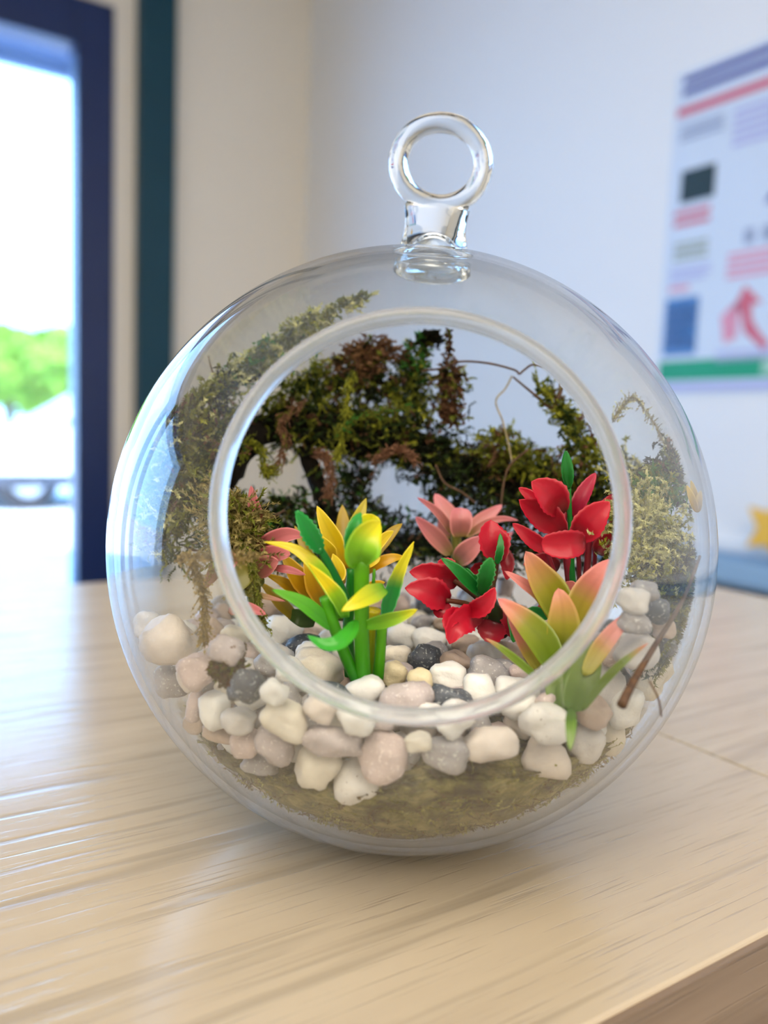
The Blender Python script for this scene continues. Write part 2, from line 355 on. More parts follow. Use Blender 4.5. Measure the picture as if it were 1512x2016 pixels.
# parked white car, seen broadside
def car(u0, v0):
    c = empty('car', uv(u0, v0, GZ), (0, 0, ROTZ), label='white parked car seen through the window', cat='car')
    white = plain('car_paint', (.82, .84, .86), .25, .5, coat=.5); gl = plain('car_window', (.05, .08, .11), .08, .6); tyre = plain('tyre', (.02, .02, .022), .8); sil = plain('wheel_silver', (.5, .5, .52), .3, .5, .8); drk = plain('car_sill', (.05, .055, .07), .6)
    body = [(-2.2, .42), (-2.25, .62), (-2.1, .85), (-1.25, .98), (-.55, 1.42), (.9, 1.46), (1.7, 1.05), (2.15, .95), (2.2, .5), (2.15, .42)]
    def loft(name, prof, ws, m, bev=.03):
        n = len(prof); vs = []
        for y, k in ws: vs += [(x*(k if abs(x) > 1 else 1), y, z*(1 if z < .9 else 1-(1-k)*.6)) for x, z in prof]
        fs = [tuple(range(n))[::-1], tuple(range((len(ws)-1)*n, len(ws)*n))]
        for s in range(len(ws)-1): fs += [(s*n+i, s*n+(i+1) % n, (s+1)*n+(i+1) % n, (s+1)*n+i) for i in range(n)]
        return link(name, mesh(vs, fs), m, c)
    loft('body', body, [(-.88, .96), (-.8, 1), (.8, 1), (.88, .96)], white)
    for pts in ([(-1.1, .98), (-.52, 1.34), (.05, 1.36), (.05, .98)], [(.12, .98), (.12, 1.36), (.85, 1.38), (1.45, 1.02)]):
        for y in (-.895, .875): loft('side_window', pts, [(y, 1), (y+.02, 1)], gl)
    loft('sill', [(-2.1, .27), (-2.1, .42), (2.1, .42), (2.1, .27)], [(-.85, 1), (.85, 1)], drk)
    for x in (-1.4, 1.4):
        for y in (-.74, .74):
            bm = bmesh.new(); bmesh.ops.create_cone(bm, cap_ends=True, segments=28, radius1=.33, radius2=.33, depth=.2); bmesh.ops.rotate(bm, verts=bm.verts, matrix=Matrix.Rotation(pi/2, 3, 'X')); me = bpy.data.meshes.new('w'); bm.to_mesh(me); bm.free()
            wh = link('wheel', me, tyre, c, (x, y, .33))
            bm = bmesh.new(); bmesh.ops.create_cone(bm, cap_ends=True, segments=20, radius1=.2, radius2=.17, depth=.22); bmesh.ops.rotate(bm, verts=bm.verts, matrix=Matrix.Rotation(pi/2, 3, 'X')); me = bpy.data.meshes.new('w'); bm.to_mesh(me); bm.free()
            link('hub_cap', me, sil, wh)
q = P(75, 985, 10); car(q.dot(U)+1.15, q.dot(V))
def tree(px, py, d, h, r, label, seed):
    base = P(px, py, d); base.z = GZ; t = empty('tree', base, label=label, cat='tree')
    vs, fs = tube([Vector((0, 0, 0)), Vector((.1, 0, h*.35)), Vector((0, .1, h*.7))], lambda s: .16*(1-s*.6), 8, 6); link('trunk', mesh(vs, fs), plain('tree_bark', (.12, .08, .05), .9), t)
    rs = random.Random(seed); vs, fs, cs = [], [], []
    for i in range(2600):
        a = Vector((rs.gauss(0, 1), rs.gauss(0, 1), rs.gauss(0, 1))).normalized()*(rs.random()**.4)*r; a.z *= .8; p = a+Vector((0, 0, h*.68)); p += Vector((noise.noise(a), noise.noise(a+Vector((9, 0, 0))), 0))*.5
        x = Vector((rs.gauss(0, 1), rs.gauss(0, 1), rs.gauss(0, 1))).normalized(); y = x.orthogonal().normalized(); s = .16
        k = len(vs); vs += [p-x*s, p+y*s*.5, p+x*s, p-y*s*.5]; fs.append((k, k+1, k+2, k+3)); g = rs.random(); cs += [(.16+.22*g, .36+.2*g, .03+.05*g)]*4
    f = link('foliage', mesh(vs, fs, cs), M['moss'], t); f['kind'] = 'stuff'
tree(10, 700, 19, 3.4, 1.1, 'rounded green tree outside, left of the tree pair beyond the car', 1)
tree(128, 720, 17, 3.0, 1.15, 'yellow green tree outside beside the dark window frame', 2)
tree(70, 740, 26, 2.9, 1.3, 'low tree farther back between the two nearer trees outside', 3)

# ------------------------------------------------------------------ glass globe
NEL = radians(14.3); NAX = Vector((0, -cos(NEL), sin(NEL)))       # axis of the opening
RO = .0262; TH = .0012
gl_ = empty('glass_terrarium', (GC.x, GC.y, 0), label='clear glass globe terrarium with round side opening standing on the desk', cat='terrarium')
ex = NAX.cross(Vector((0, 0, 1))).normalized(); ez = ex.cross(NAX)
def lathe(profile, axis, e1, e2, seg, origin, closed=True):
    vs, fs = [], []; n = len(profile)
    for i in range(seg):
        th = 2*pi*i/seg; d = e1*cos(th)+e2*sin(th)
        for r, h in profile: vs.append(origin+axis*h+d*r)
    for i in range(seg):
        j = (i+1) % seg
        for k in range(n if closed else n-1): fs.append((i*n+k, i*n+(k+1) % n, j*n+(k+1) % n, j*n+k))
    return vs, fs
a0 = asin((RO-.0012)/GR); prof = []
for i in range(97):
    a = a0+(pi-.012-a0)*i/96; prof.append((GR*sin(a), GR*cos(a)))
for i in range(96, -1, -1):
    a = a0+(pi-.012-a0)*i/96; prof.append(((GR-TH)*sin(a), (GR-TH)*cos(a)))
vs, fs = lathe(prof, NAX, ex, ez, 160, GC)
n = len(prof)
for k, v in enumerate(vs):
    inner = (k % n) > 96; lo = TH if inner else 0.0
    if v.z < lo+.0012: v.z = lo+max(0, (v.z-(lo-.0012))**2/.0048) if v.z > lo-.0012 else lo
off = Vector((GC.x, GC.y, 0))
cap1 = [i*n+96 for i in range(160)]; cap2 = [i*n+97 for i in range(160)]
fs.append(tuple(cap1)); fs.append(tuple(cap2[::-1]))
me = mesh([v-off for v in vs], fs); bm = bmesh.new(); bm.from_mesh(me); bmesh.ops.recalc_face_normals(bm, faces=bm.faces); bm.to_mesh(me); bm.free()
link('globe', me, M['shell'], gl_, smooth=True)
hz = sqrt(GR*GR-RO*RO)
prof = [(RO-.0013+.00112*cos(t), hz-.0002+.00115*sin(t)) for t in np.linspace(0, 2*pi, 25)[:-1]]
vs, fs = lathe(prof, NAX, ex, ez, 160, GC)
me = mesh([v-off for v in vs], fs); bm = bmesh.new(); bm.from_mesh(me); bmesh.ops.recalc_face_normals(bm, faces=bm.faces); bm.to_mesh(me); bm.free()
link('rim', me, M['rim'], gl_, smooth=True)
# hanging loop fused with its flared neck
AX = Vector((sin(radians(2.8)), sin(radians(10)), 1)).normalized(); e1 = Vector((1, 0, 0)); e1 = (e1-AX*e1.dot(AX)).normalized(); e2 = AX.cross(e1)
bm = bmesh.new(); rc = GC+AX*.0692-off; maj, mnr = .0077, .0018
def add(vs, fs):
    b = [bm.verts.new(v) for v in vs]
    for f in fs: bm.faces.new([b[i] for i in f])
vs, fs = [], []; nA, nB = 72, 20
for i in range(nA):
    a = 2*pi*i/nA; d = e1*cos(a)+AX*sin(a); g = 1.0
    for j in range(nB):
        b = 2*pi*j/nB; vs.append(rc+d*(maj+mnr*g*cos(b))+e2*mnr*sin(b))
for i in range(nA):
    for j in range(nB): fs.append((i*nB+j, ((i+1) % nA)*nB+j, ((i+1) % nA)*nB+(j+1) % nB, i*nB+(j+1) % nB))
add(vs, fs)
prof = [(.0070, .0489), (.0069, .0498), (.0066, .0510), (.0062, .0528), (.0058, .0548), (.0055, .0568), (.0056, .0590), (.0060, .0612)]
sc = [.85, .85, .78, .66, .52, .42, .35, .28]
vs, fs = [], []; S = 48
for (r, h), k in zip(prof, sc):
    for i in range(S): t = 2*pi*i/S; vs.append(GC-off+AX*h+e1*r*cos(t)+e2*r*k*sin(t))
for s in range(len(prof)-1):
    for i in range(S): fs.append((s*S+i, s*S+(i+1) % S, (s+1)*S+(i+1) % S, (s+1)*S+i))
fs.append(tuple(range(S))[::-1]); fs.append(tuple((len(prof)-1)*S+i for i in range(S))); 
# cut back the neck top so that the eye of the ring stays open
top = len(prof)-1
for s in range(len(prof)):
    for i in range(S):
        v = vs[s*S+i]; q = v-rc; q2 = q-e2*q.dot(e2)
        if q2.length < maj-.0012: 
            q2n = q2.normalized()*(maj-.0006) if q2.length > 1e-6 else -AX*(maj-.0006)
            vs[s*S+i] = rc+q2n+e2*q.dot(e2)
add(vs, fs); bmesh.ops.recalc_face_normals(bm, faces=bm.faces)
me = bpy.data.meshes.new('loop'); bm.to_mesh(me); bm.free()
lp = link('hanging_loop', me, M['glass'], gl_, smooth=True)
md = lp.modifiers.new('fuse', 'REMESH'); md.mode = 'VOXEL'; md.voxel_size = .00022; md.use_smooth_shade = True
md = lp.modifiers.new('soft', 'SMOOTH'); md.factor = .6; md.iterations = 6
# air pocket blown into the neck
prof = [(.0046*cos(t), .0492+.0062*sin(t)) for t in np.linspace(0, pi/2*.995, 12)]
vs, fs = lathe(prof, AX, e1, e2*.7, 40, GC-off, False); k = len(prof)
fs.append(tuple(i*k for i in range(40))); fs.append(tuple(i*k+k-1 for i in range(40))[::-1])
me = mesh(vs, fs); bm = bmesh.new(); bm.from_mesh(me); bmesh.ops.recalc_face_normals(bm, faces=bm.faces); bmesh.ops.reverse_faces(bm, faces=bm.faces); bm.to_mesh(me); bm.free()
o = link('air_pocket', me, M['glass'], gl_, smooth=True)

# ------------------------------------------------------------------ moss builder
class Fib:
    def __init__(s): s.v = []; s.f = []; s.c = []; s.n = 0
    def strand(s, p, d, L, seg, curl, r, col, leaf=.0007, lw=.00022, nl=2, droop=0, lim=.0463):
        d = Vector(d).normalized(); pts = [Vector(p)]; st = L/seg; ds = []
        for i in range(seg):
            d = (d+Vector(rng.normal(0, curl, 3))+Vector((0, 0, -droop))).normalized(); q = pts[-1]+d*st; q2 = clampin(q, lim)
            if q2.z < .003: q2.z = .003
            pts.append(q2); ds.append(d.copy())
        ds.append(d)
        g = s.n; vv = []; cc = []
        for i, (q, t) in enumerate(zip(pts, ds)):
            a = t.orthogonal().normalized(); b = t.cross(a); rr = r*(1-.7*i/seg)
            for k in range(3): th = 2.0944*k; vv.append(q+(a*cos(th)+b*sin(th))*rr)
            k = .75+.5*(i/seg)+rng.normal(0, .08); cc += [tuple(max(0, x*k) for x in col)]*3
        for i in range(seg):
            for k in range(3): s.f.append((g+i*3+k, g+i*3+(k+1) % 3, g+i*3+3+(k+1) % 3, g+i*3+3+k))
        m = g+len(vv)
        for i in range(1, seg+1):
            for _ in range(nl):
                t = ds[i]; o = Vector(rng.normal(0, 1, 3)); o = (o-t*o.dot(t)).normalized(); tip = pts[i]+(t*.75+o*.75)*leaf*rng.uniform(.6, 1.3); sd = t.cross(o)*lw
                vv += [pts[i]-sd, pts[i]+sd, tip]; k = rng.uniform(.8, 1.5); cc += [tuple(x*k for x in col)]*3; s.f.append((m, m+1, m+2)); m += 3
        s.v += vv; s.c += cc; s.n = g+len(vv)
    def obj(s, name, parent, loc, kind='stuff'):
        me = mesh([v-loc for v in s.v], s.f, np.clip(np.array(s.c), 0, 1))
        o = link(name, me, M['moss'], parent)
        if not parent: o.location = loc
        if kind: o['kind'] = kind
        return o
DG = (.032, .058, .012); OL = (.17, .19, .022); BO = (.33, .34, .03); BR = (.15, .075, .04); DB = (.03, .022, .015); PA = (.58, .58, .27); GN = (.06, .20, .03); BK = (.012, .016, .008)
def proj(p):
    q = CAMR.transposed() @ (p-CAMP); return 756-F*q.x/q.z, 1008+F*q.y/q.z
GAPS = [[(425, 905), (470, 898), (560, 912), (605, 925), (600, 962), (530, 975), (470, 968), (425, 965)], [(722, 948), (770, 938), (825, 965), (835, 1000), (790, 1005), (735, 985)],
        [(903, 640), (1040, 740), (1062, 790), (1122, 880), (1085, 882), (1030, 868), (1012, 832), (962, 842), (938, 790), (912, 715)], [(1065, 735), (1135, 795), (1200, 900), (1240, 700), (1100, 640)], [(1232, 800), (1320, 800), (1330, 880), (1290, 915), (1240, 905)], [(895, 850), (915, 845), (925, 875), (900, 885)], [(992, 925), (1020, 930), (1022, 965), (1000, 970)],
        [(540, 735), (640, 680), (690, 650), (745, 640), (790, 688), (822, 640), (700, 560), (500, 640)], [(855, 680), (882, 690), (868, 735), (845, 735)], [(760, 705), (800, 715), (770, 740), (750, 735)]]
def inside(x, y, g):
    c = False; j = len(g)-1
    for i in range(len(g)):
        if (g[i][1] > y) != (g[j][1] > y) and x < (g[j][0]-g[i][0])*(y-g[i][1])/(g[j][1]-g[i][1])+g[i][0]: c = not c
        j = i
    return c
def gap(p): x, y = proj(p); return any(inside(x, y, g) for g in GAPS)
def mixcol(pal):
    c, wt = zip(*pal); i = rng.choice(len(c), p=np.array(wt)/sum(wt)); return c[i]
def clump(F_, a, b, rad, num, pal, L=(.002, .0045), curl=.4, nl=3, seg=6, up=.2, leaf=.0008, flat=.7, gaps=True):
    A, B = P(*a), P(*b)
    for _ in range(num):
        t = rng.random(); o = Vector(rng.normal(0, .5, 3)); o.y *= flat; p = A.lerp(B, t)+o*rad
        d = o.normalized()+Vector(rng.normal(0, .5, 3))+Vector((0, 0, up))
        ln = rng.uniform(*L)
        if gaps and (gap(p) or gap(p+d.normalized()*ln*.8)): continue
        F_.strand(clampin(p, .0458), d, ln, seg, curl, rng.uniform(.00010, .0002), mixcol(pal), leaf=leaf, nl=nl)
def thing_moss(name, label, clumps, cat='moss', group=None, kind='stuff'):
    f = Fib()
    for c in clumps: clump(f, *c[0], **c[1])
    loc = Vector(np.mean([tuple(v) for v in f.v[::7]], axis=0)); loc.z = min(v.z for v in f.v)
    o = f.obj(name, None, loc, kind); prop(o, label, cat, group); return o
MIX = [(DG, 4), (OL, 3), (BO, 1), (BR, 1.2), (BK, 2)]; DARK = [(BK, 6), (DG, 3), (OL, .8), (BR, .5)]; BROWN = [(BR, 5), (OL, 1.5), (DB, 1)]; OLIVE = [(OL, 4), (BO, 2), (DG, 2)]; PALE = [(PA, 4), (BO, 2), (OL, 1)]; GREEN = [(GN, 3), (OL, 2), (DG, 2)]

# mossy branch across the back of the globe
path = [P(300, 960, .150), P(420, 860, .160), P(540, 835, .166), P(680, 850, .170), P(820, 880, .172), P(950, 935, .172), P(1080, 975, .170), P(1210, 1000, .160)]
br = empty('mossy_branch', (path[3].x, path[3].y, .03), label='dark moss covered branch lying across the back inside the globe', cat='branch')
bl = Vector(br.location)
vs, fs = tube([clampin(p, .042) for p in path], lambda s: .0052*(1-.35*s)*(.85+.25*sin(s*17)), 14, 40, .35); link('bark', mesh([v-bl for v in vs], fs), M['bark'], br, smooth=True)
vs, fs = tube([P(600, 880, .168), P(625, 950, .166), P(648, 1010, .164), P(655, 1090, .162)], lambda s: .0019*(1-.2*s), 10, 14, .4); link('side_branch', mesh([v-bl for v in vs], fs), M['bark'], br, smooth=True)
f = Fib()
for i in range(len(path)-1):
    a, b = path[i], path[i+1]
    for _ in range(200):
        t = rng.random(); p = a.lerp(b, t); o = Vector(rng.normal(0, 1, 3)).normalized(); q = p+o*rng.uniform(.003, .0052)
        if gap(q) or gap(q+o*.002): continue
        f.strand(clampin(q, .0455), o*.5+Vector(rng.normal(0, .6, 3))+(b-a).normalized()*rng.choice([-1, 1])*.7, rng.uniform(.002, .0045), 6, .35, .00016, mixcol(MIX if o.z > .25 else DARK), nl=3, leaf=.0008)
m_ = f.obj('moss', br, bl)
# moss clumps
thing_moss('moss_clump', 'olive and brown moss mound rising above the branch, left of centre', [((( 540, 790, .166), (640, 730, .168), .0055, 260, OLIVE), {}), (((650, 745, .168), (790, 745, .17), .006, 480, MIX), {}), (((690, 700, .165), (775, 705, .166), .0040, 330, [(BR, 5), ((.24, .13, .06), 3), (OL, 1)]), {'L': (.0015, .0035)}), (((800, 830, .168), (815, 720, .168), .0035, 260, OLIVE), {}), (((560, 830, .163), (900, 870, .165), .006, 420, MIX), {})])
thing_moss('moss_sprig', 'brown feathery upright sprig rising from the moss at centre', [(((886, 830, .160), (887, 725, .160), .0016, 240, BROWN), {'L': (.001, .0025), 'gaps': False}), (((885, 705, .160), (884, 645, .160), .0002, 50, BROWN), {'L': (.0005, .0011), 'gaps': False, 'leaf': .0004}), (((850, 740, .161), (960, 760, .162), .0012, 60, OLIVE), {'L': (.002, .004)})])
thing_moss('seed_head', 'round dark fuzzy seed head above the moss at the top of the opening', [(((846, 656, .163), (848, 658, .163), .0021, 300, [(DB, 3), (BK, 3)]), {'L': (.0005, .0011), 'curl': .7, 'gaps': False, 'leaf': .0004, 'flat': 1})], cat='seed head')
thing_moss('moss_tuft', 'green strand tuft under the round dark seed head', [(((820, 740, .164), (826, 655, .163), .0012, 90, GREEN), {'L': (.0015, .003)})])
thing_moss('moss_clump', 'brown moss knob beside the thin bent stem right of centre', [(((975, 880, .166), (1010, 880, .166), .0040, 230, [(BR, 2), (OL, 3), (BO, 1)]), {}), (((1010, 920, .165), (1100, 930, .165), .0042, 260, OLIVE), {})])
thing_moss('moss_clump', 'olive moss slope under the right of the opening rim', [(((1055, 765, .158), (1120, 830, .158), .0020, 160, OLIVE), {}), (((1120, 830, .158), (1190, 930, .155), .0042, 330, [(OL, 3), (BR, 1), (BO, 1.4), (DG, 1)]), {}), (((1090, 960, .158), (1190, 1010, .156), .005, 330, MIX), {})])
thing_moss('moss_clump', 'dark green moss low behind the yellow plant', [(((450, 1010, .160), (600, 1000, .165), .0042, 330, GREEN+DARK), {}), (((560, 1060, .163), (780, 1050, .168), .0065, 520, DARK+[(GN, 1.5)]), {}), (((690, 930, .17), (720, 1000, .168), .0035, 200, DARK+[(GN, 1)]), {})])
thing_moss('moss_clump', 'near black moss hanging below the branch behind the red plants', [(((830, 900, .168), (960, 1000, .166), .0065, 520, DARK), {}), (((960, 1040, .162), (1200, 1060, .156), .0075, 620, DARK), {}), (((760, 1060, .17), (960, 1090, .168), .005, 300, DARK), {})])
thing_moss('moss_clump', 'grey green moss against the left wall of the globe behind the glass', [(((330, 1080, .138), (330, 860, .140), .0045, 420, [(DG, 2), (OL, 3), (PA, 1), (BR, 1)]), {}), (((340, 900, .142), (420, 760, .150), .0065, 520, MIX+[(PA, 1)]), {}), (((430, 740, .150), (600, 640, .156), .0045, 330, [(OL, 2), (PA, 2), (GN, 1)]), {'gaps': False}), (((400, 1000, .138), (430, 880, .150), .005, 300, MIX), {})])
thing_moss('moss_sprig', 'pale feathery sprig reaching to the top left of the globe', [(((620, 640, .150), (715, 550, .148), .0006, 90, PALE+[(OL, 3)]), {'L': (.0015, .003), 'gaps': False}), (((560, 620, .15), (600, 575, .15), .0018, 60, PALE+[(OL, 3)]), {'gaps': False})])
thing_moss('moss_clump', 'pale yellow green lichen cushion behind the right glass', [(((1250, 1000, .128), (1290, 1120, .126), .0055, 900, [(PA, 5), (BO, 1.5), (OL, 1)]), {'L': (.0012, .003), 'curl': .8, 'leaf': .0006, 'up': -.1}), (((1252, 1085, .13), (1280, 1050, .128), .0032, 300, [(PA, 5), (BO, 1)]), {'curl': .6})])
thing_moss('moss_clump', 'dark moss strip curving down inside the right edge of the globe', [(((1310, 880, .133), (1330, 950, .130), .0022, 160, DARK+[(OL, 2)]), {}), (((1330, 1090, .128), (1330, 1200, .122), .0030, 260, DARK+[(OL, 3)]), {}), (((1325, 1200, .122), (1315, 1300, .118), .0026, 220, [(OL, 3), (DG, 3)]), {})])
thing_moss('moss_tuft', 'bright green tuft above the pale lichen at right', [(((1285, 960, .130), (1325, 970, .130), .0016, 130, [(GN, 4), (BO, 1)]), {'L': (.002, .004)})])
thing_moss('moss_clump', 'grey green moss beside the rim at upper right behind glass', [(((1240, 925, .150), (1280, 945, .146), .0028, 170, [(OL, 2), (DG, 2), (PA, 2)]), {})])
thing_moss('moss_clump', 'tan stringy moss tuft behind the left rim by the pink plant', [(((455, 1000, .125), (470, 1110, .122), .0028, 480, [((.30, .25, .09), 4), (OL, 1)]), {'L': (.002, .005), 'curl': .25}), (((430, 980, .135), (445, 1000, .135), .002, 100, [((.30, .25, .09), 4)]), {})])
thing_moss('moss_tuft', 'small brown moss tuft caught on the pebbles at left', [(((415, 1340, .106), (465, 1300, .107), .0014, 260, [((.12, .09, .04), 4), (OL, 1), (BR, 1)]), {'L': (.0007, .0016), 'leaf': .0005})])

# hanging strands and twigs
def rope(name, label, pts, num, pal, rad=.0005, L=(.001, .0022), cat='moss'):
    f = Fib(); pp = smoothpath([P(*p) for p in pts], 24)
    for i in range(len(pp)-1):
        for _ in range(num): 
            t = (pp[i+1]-pp[i]).normalized(); f.strand(pp[i]+Vector(rng.normal(0, rad*.5, 3)), t+Vector(rng.normal(0, .35, 3)), rng.uniform(*L), 4, .2, .00012, mixcol(pal), leaf=.0004, nl=1)
    loc = min(pp, key=lambda v: v.z).copy(); o = f.obj(name, None, loc, None); prop(o, label, cat); return o
rope('moss_strand', 'tan fibrous strand crossing the left rim sideways', [(345, 1102, .113), (400, 1098, .108), (440, 1100, .105), (500, 1094, .110)], 6, [((.36, .27, .11), 1)])
rope('moss_strand', 'tan fibrous strand hanging down behind the glass at left', [(375, 1095, .112), (390, 1140, .112), (402, 1200, .112), (400, 1260, .111)], 8, [((.33, .25, .10), 1)])
rope('moss_strand', 'green brown strand drooping over the pink plant onto the pebbles', [(480, 1075, .120), (497, 1120, .118), (510, 1190, .117), (518, 1235, .117)], 6, [(OL, 3), ((.2, .2, .05), 2)])
rope('moss_strand', 'yellow green strand hanging down the middle of the moss', [(692, 735, .158), (684, 800, .157), (672, 860, .157), (665, 900, .157)], 8, [(BO, 3), (OL, 2)], .0007)
rope('moss_strand', 'brown curled strand hanging at left of the branch', [(600, 790, .158), (555, 830, .156), (562, 870, .156), (548, 915, .156), (530, 925, .156)], 8, [((.22, .11, .06), 3), (OL, .5)], .0009)
rope('moss_strand', 'brown curled strand hanging in front of the side branch', [(618, 893, .157), (640, 900, .157), (650, 935, .157), (648, 975, .157)], 9, [((.24, .12, .07), 3)], .0008)
rope('moss_strand', 'reddish brown forked strand on the dark moss', [(730, 910, .156), (760, 893, .156), (790, 885, .156), (815, 905, .156)], 8, [((.24, .12, .07), 3)], .0008)
rope('moss_strand', 'green looping strand at the left end of the branch', [(478, 905, .155), (485, 873, .155), (515, 890, .155), (520, 925, .155), (530, 930, .155)], 8, [(OL, 2), (BO, 2)], .0008)
rope('moss_strand', 'green strand looping across the dark moss', [(660, 860, .156), (690, 830, .156), (740, 815, .156), (800, 800, .156)], 6, [(GN, 1), (OL, 2)], .0006)
rope('moss_strand', 'pale arched strand behind the glass at upper right', [(1208, 830, .140), (1228, 795, .140), (1258, 785, .138), (1300, 840, .136), (1330, 905, .134)], 6, [((.32, .28, .15), 1), (PA, .5)], .0005)
def stem(name, label, pts, rad, m='twig', n=26, cat='twig'):
    pp = [P(*p) for p in pts]; base = min(pp, key=lambda v: v.z).copy(); vs, fs = tube(pp, rad, 8, n)
    o = link(name, mesh([v-base for v in vs], fs), M[m], None, base, True); prop(o, label, cat); return o
stem('twig', 'brown dry twig leaning against the right glass down to the pebbles', [(1378, 1095, .116), (1345, 1180, .112), (1290, 1270, .106), (1248, 1340, .101), (1224, 1388, .098)], lambda s: .00022+.00045*s**1.5)
stem('twig', 'thin arched brown twig across the top right of the opening', [(830, 730, .160), (870, 725, .158), (905, 712, .157), (960, 715, .156), (1012, 728, .155), (1022, 736, .155), (1030, 730, .155), (1048, 718, .155), (1070, 722, .155)], lambda s: .00022, n=40)
stem('twig', 'forked brown twig under the right rim', [(1010, 742, .157), (1050, 775, .157), (1088, 803, .157), (1106, 762, .157)], lambda s: .00018+.00028*s, n=18)
stem('dry_stem', 'thin grey bent stem in the clear gap right of centre', [(1008, 740, .158), (995, 765, .158), (976, 790, .158), (990, 830, .158), (1000, 870, .158), (1008, 910, .158)], lambda s: .00018, 'paletwig', 30, 'stem')
stem('twig', 'thin brown twig bending down through the dark moss at centre', [(858, 915, .156), (875, 950, .156), (910, 970, .156), (935, 990, .156)], .00022)
stem('twig', 'brown twig dropping from the moss knob behind the pink plant', [(1040, 885, .156), (1005, 915, .156), (992, 950, .156), (985, 1010, .155)], .00022)
stem('dry_stem', 'fine curved hair stem at the lower right inside the glass', [(1278, 1340, .101), (1296, 1375, .101), (1302, 1410, .102)], .00012, 'twig', 14, 'stem')
stem('twig', 'thin purple brown twig left behind the pink leaves', [(505, 1045, .150), (530, 1022, .150), (560, 1005, .150)], .0002)
stem('dry_stem', 'fine dark twig pair behind the upper left glass', [(410, 700, .148), (420, 735, .148), (445, 760, .148), (470, 765, .148)], .00014, 'twig', 16, 'stem')

# ------------------------------------------------------------------ mossy soil bed
def bed_top(x, y): return .0192+.0046*min(1, max(0, x/.006+.35, (y-.01)/.02))+.0012*noise.noise(Vector((x*120, y*120, 3)))
bm = bmesh.new(); bmesh.ops.create_icosphere(bm, subdivisions=6, radius=.0466)
for v in bm.verts:
    c = v.co; k = 1+.022*noise.noise(c*130)+.012*noise.noise(c*420); p = GC+c*k
    if p.z < .0034: p.z = .0034
    t = bed_top(p.x, p.y)
    if p.z > t:
        rr = sqrt(max(1e-6, .0462**2-(t-GC.z)**2)); h = Vector((p.x-GC.x, p.y-GC.y, 0)); f_ = min(1, h.length/.0466)
        if h.length > 1e-6: h = h.normalized()*rr*f_
        p = Vector((GC.x+h.x, GC.y+h.y, bed_top(GC.x+h.x, GC.y+h.y)+.0005*noise.noise(c*500)))
    v.co = p-Vector((GC.x, GC.y, 0))
me = bpy.data.meshes.new('bed'); bm.to_mesh(me); bm.free()
mb, t, b = mat('moss_soil'); N = t.nodes.new; tcn = N('ShaderNodeTexCoord')
n1 = N('ShaderNodeTexNoise'); n1.inputs['Scale'].default_value = 150; n1.inputs['Detail'].default_value = 8; n1.inputs['Roughness'].default_value = .75; t.links.new(tcn.outputs['Object'], n1.inputs['Vector'])
r = N('ShaderNodeValToRGB'); e = r.color_ramp.elements; e[0].position = .33; e[0].color = (.03, .02, .01, 1); e[0].position = .38; e[1].position = .64; e[1].color = (.34, .30, .12, 1); x = e.new(.5); x.color = (.13, .12, .03, 1)
t.links.new(n1.outputs['Fac'], r.inputs[0]); t.links.new(r.outputs[0], b.inputs['Base Color']); b.inputs['Roughness'].default_value = .9
n2 = N('ShaderNodeTexNoise'); n2.inputs['Scale'].default_value = 700; n2.inputs['Detail'].default_value = 4; t.links.new(tcn.outputs['Object'], n2.inputs['Vector'])
bp = N('ShaderNodeBump'); bp.inputs['Strength'].default_value = 1; bp.inputs['Distance'].default_value = .0006; t.links.new(n2.outputs['Fac'], bp.inputs['Height']); t.links.new(bp.outputs[0], b.inputs['Normal'])
bed = link('moss_bed', me, mb, None, Vector((GC.x, GC.y, 0)), True)
for p in bed.data.vertices: pass
prop(bed, 'olive brown mossy soil filling the bottom of the glass globe', 'soil', kind='stuff')
f = Fib()
for _ in range(1500):
    az = rng.uniform(-pi, 0) ; el = rng.uniform(-1.2, -.5); d = Vector((cos(az)*cos(el), sin(az)*cos(el), sin(el))); p = GC+d*.0462
    if p.z > bed_top(p.x, p.y)-.0004: continue
    tg = d.cross(Vector(rng.normal(0, 1, 3))).normalized(); f.strand(p, tg, rng.uniform(.002, .006), 6, .25, .00012, mixcol([((.22, .21, .05), 3), ((.13, .09, .045), 3), ((.34, .34, .12), 1)]), leaf=.0005, nl=1, lim=.0473)
o = f.obj('loose_fibres', bed, Vector((GC.x, GC.y, 0)))

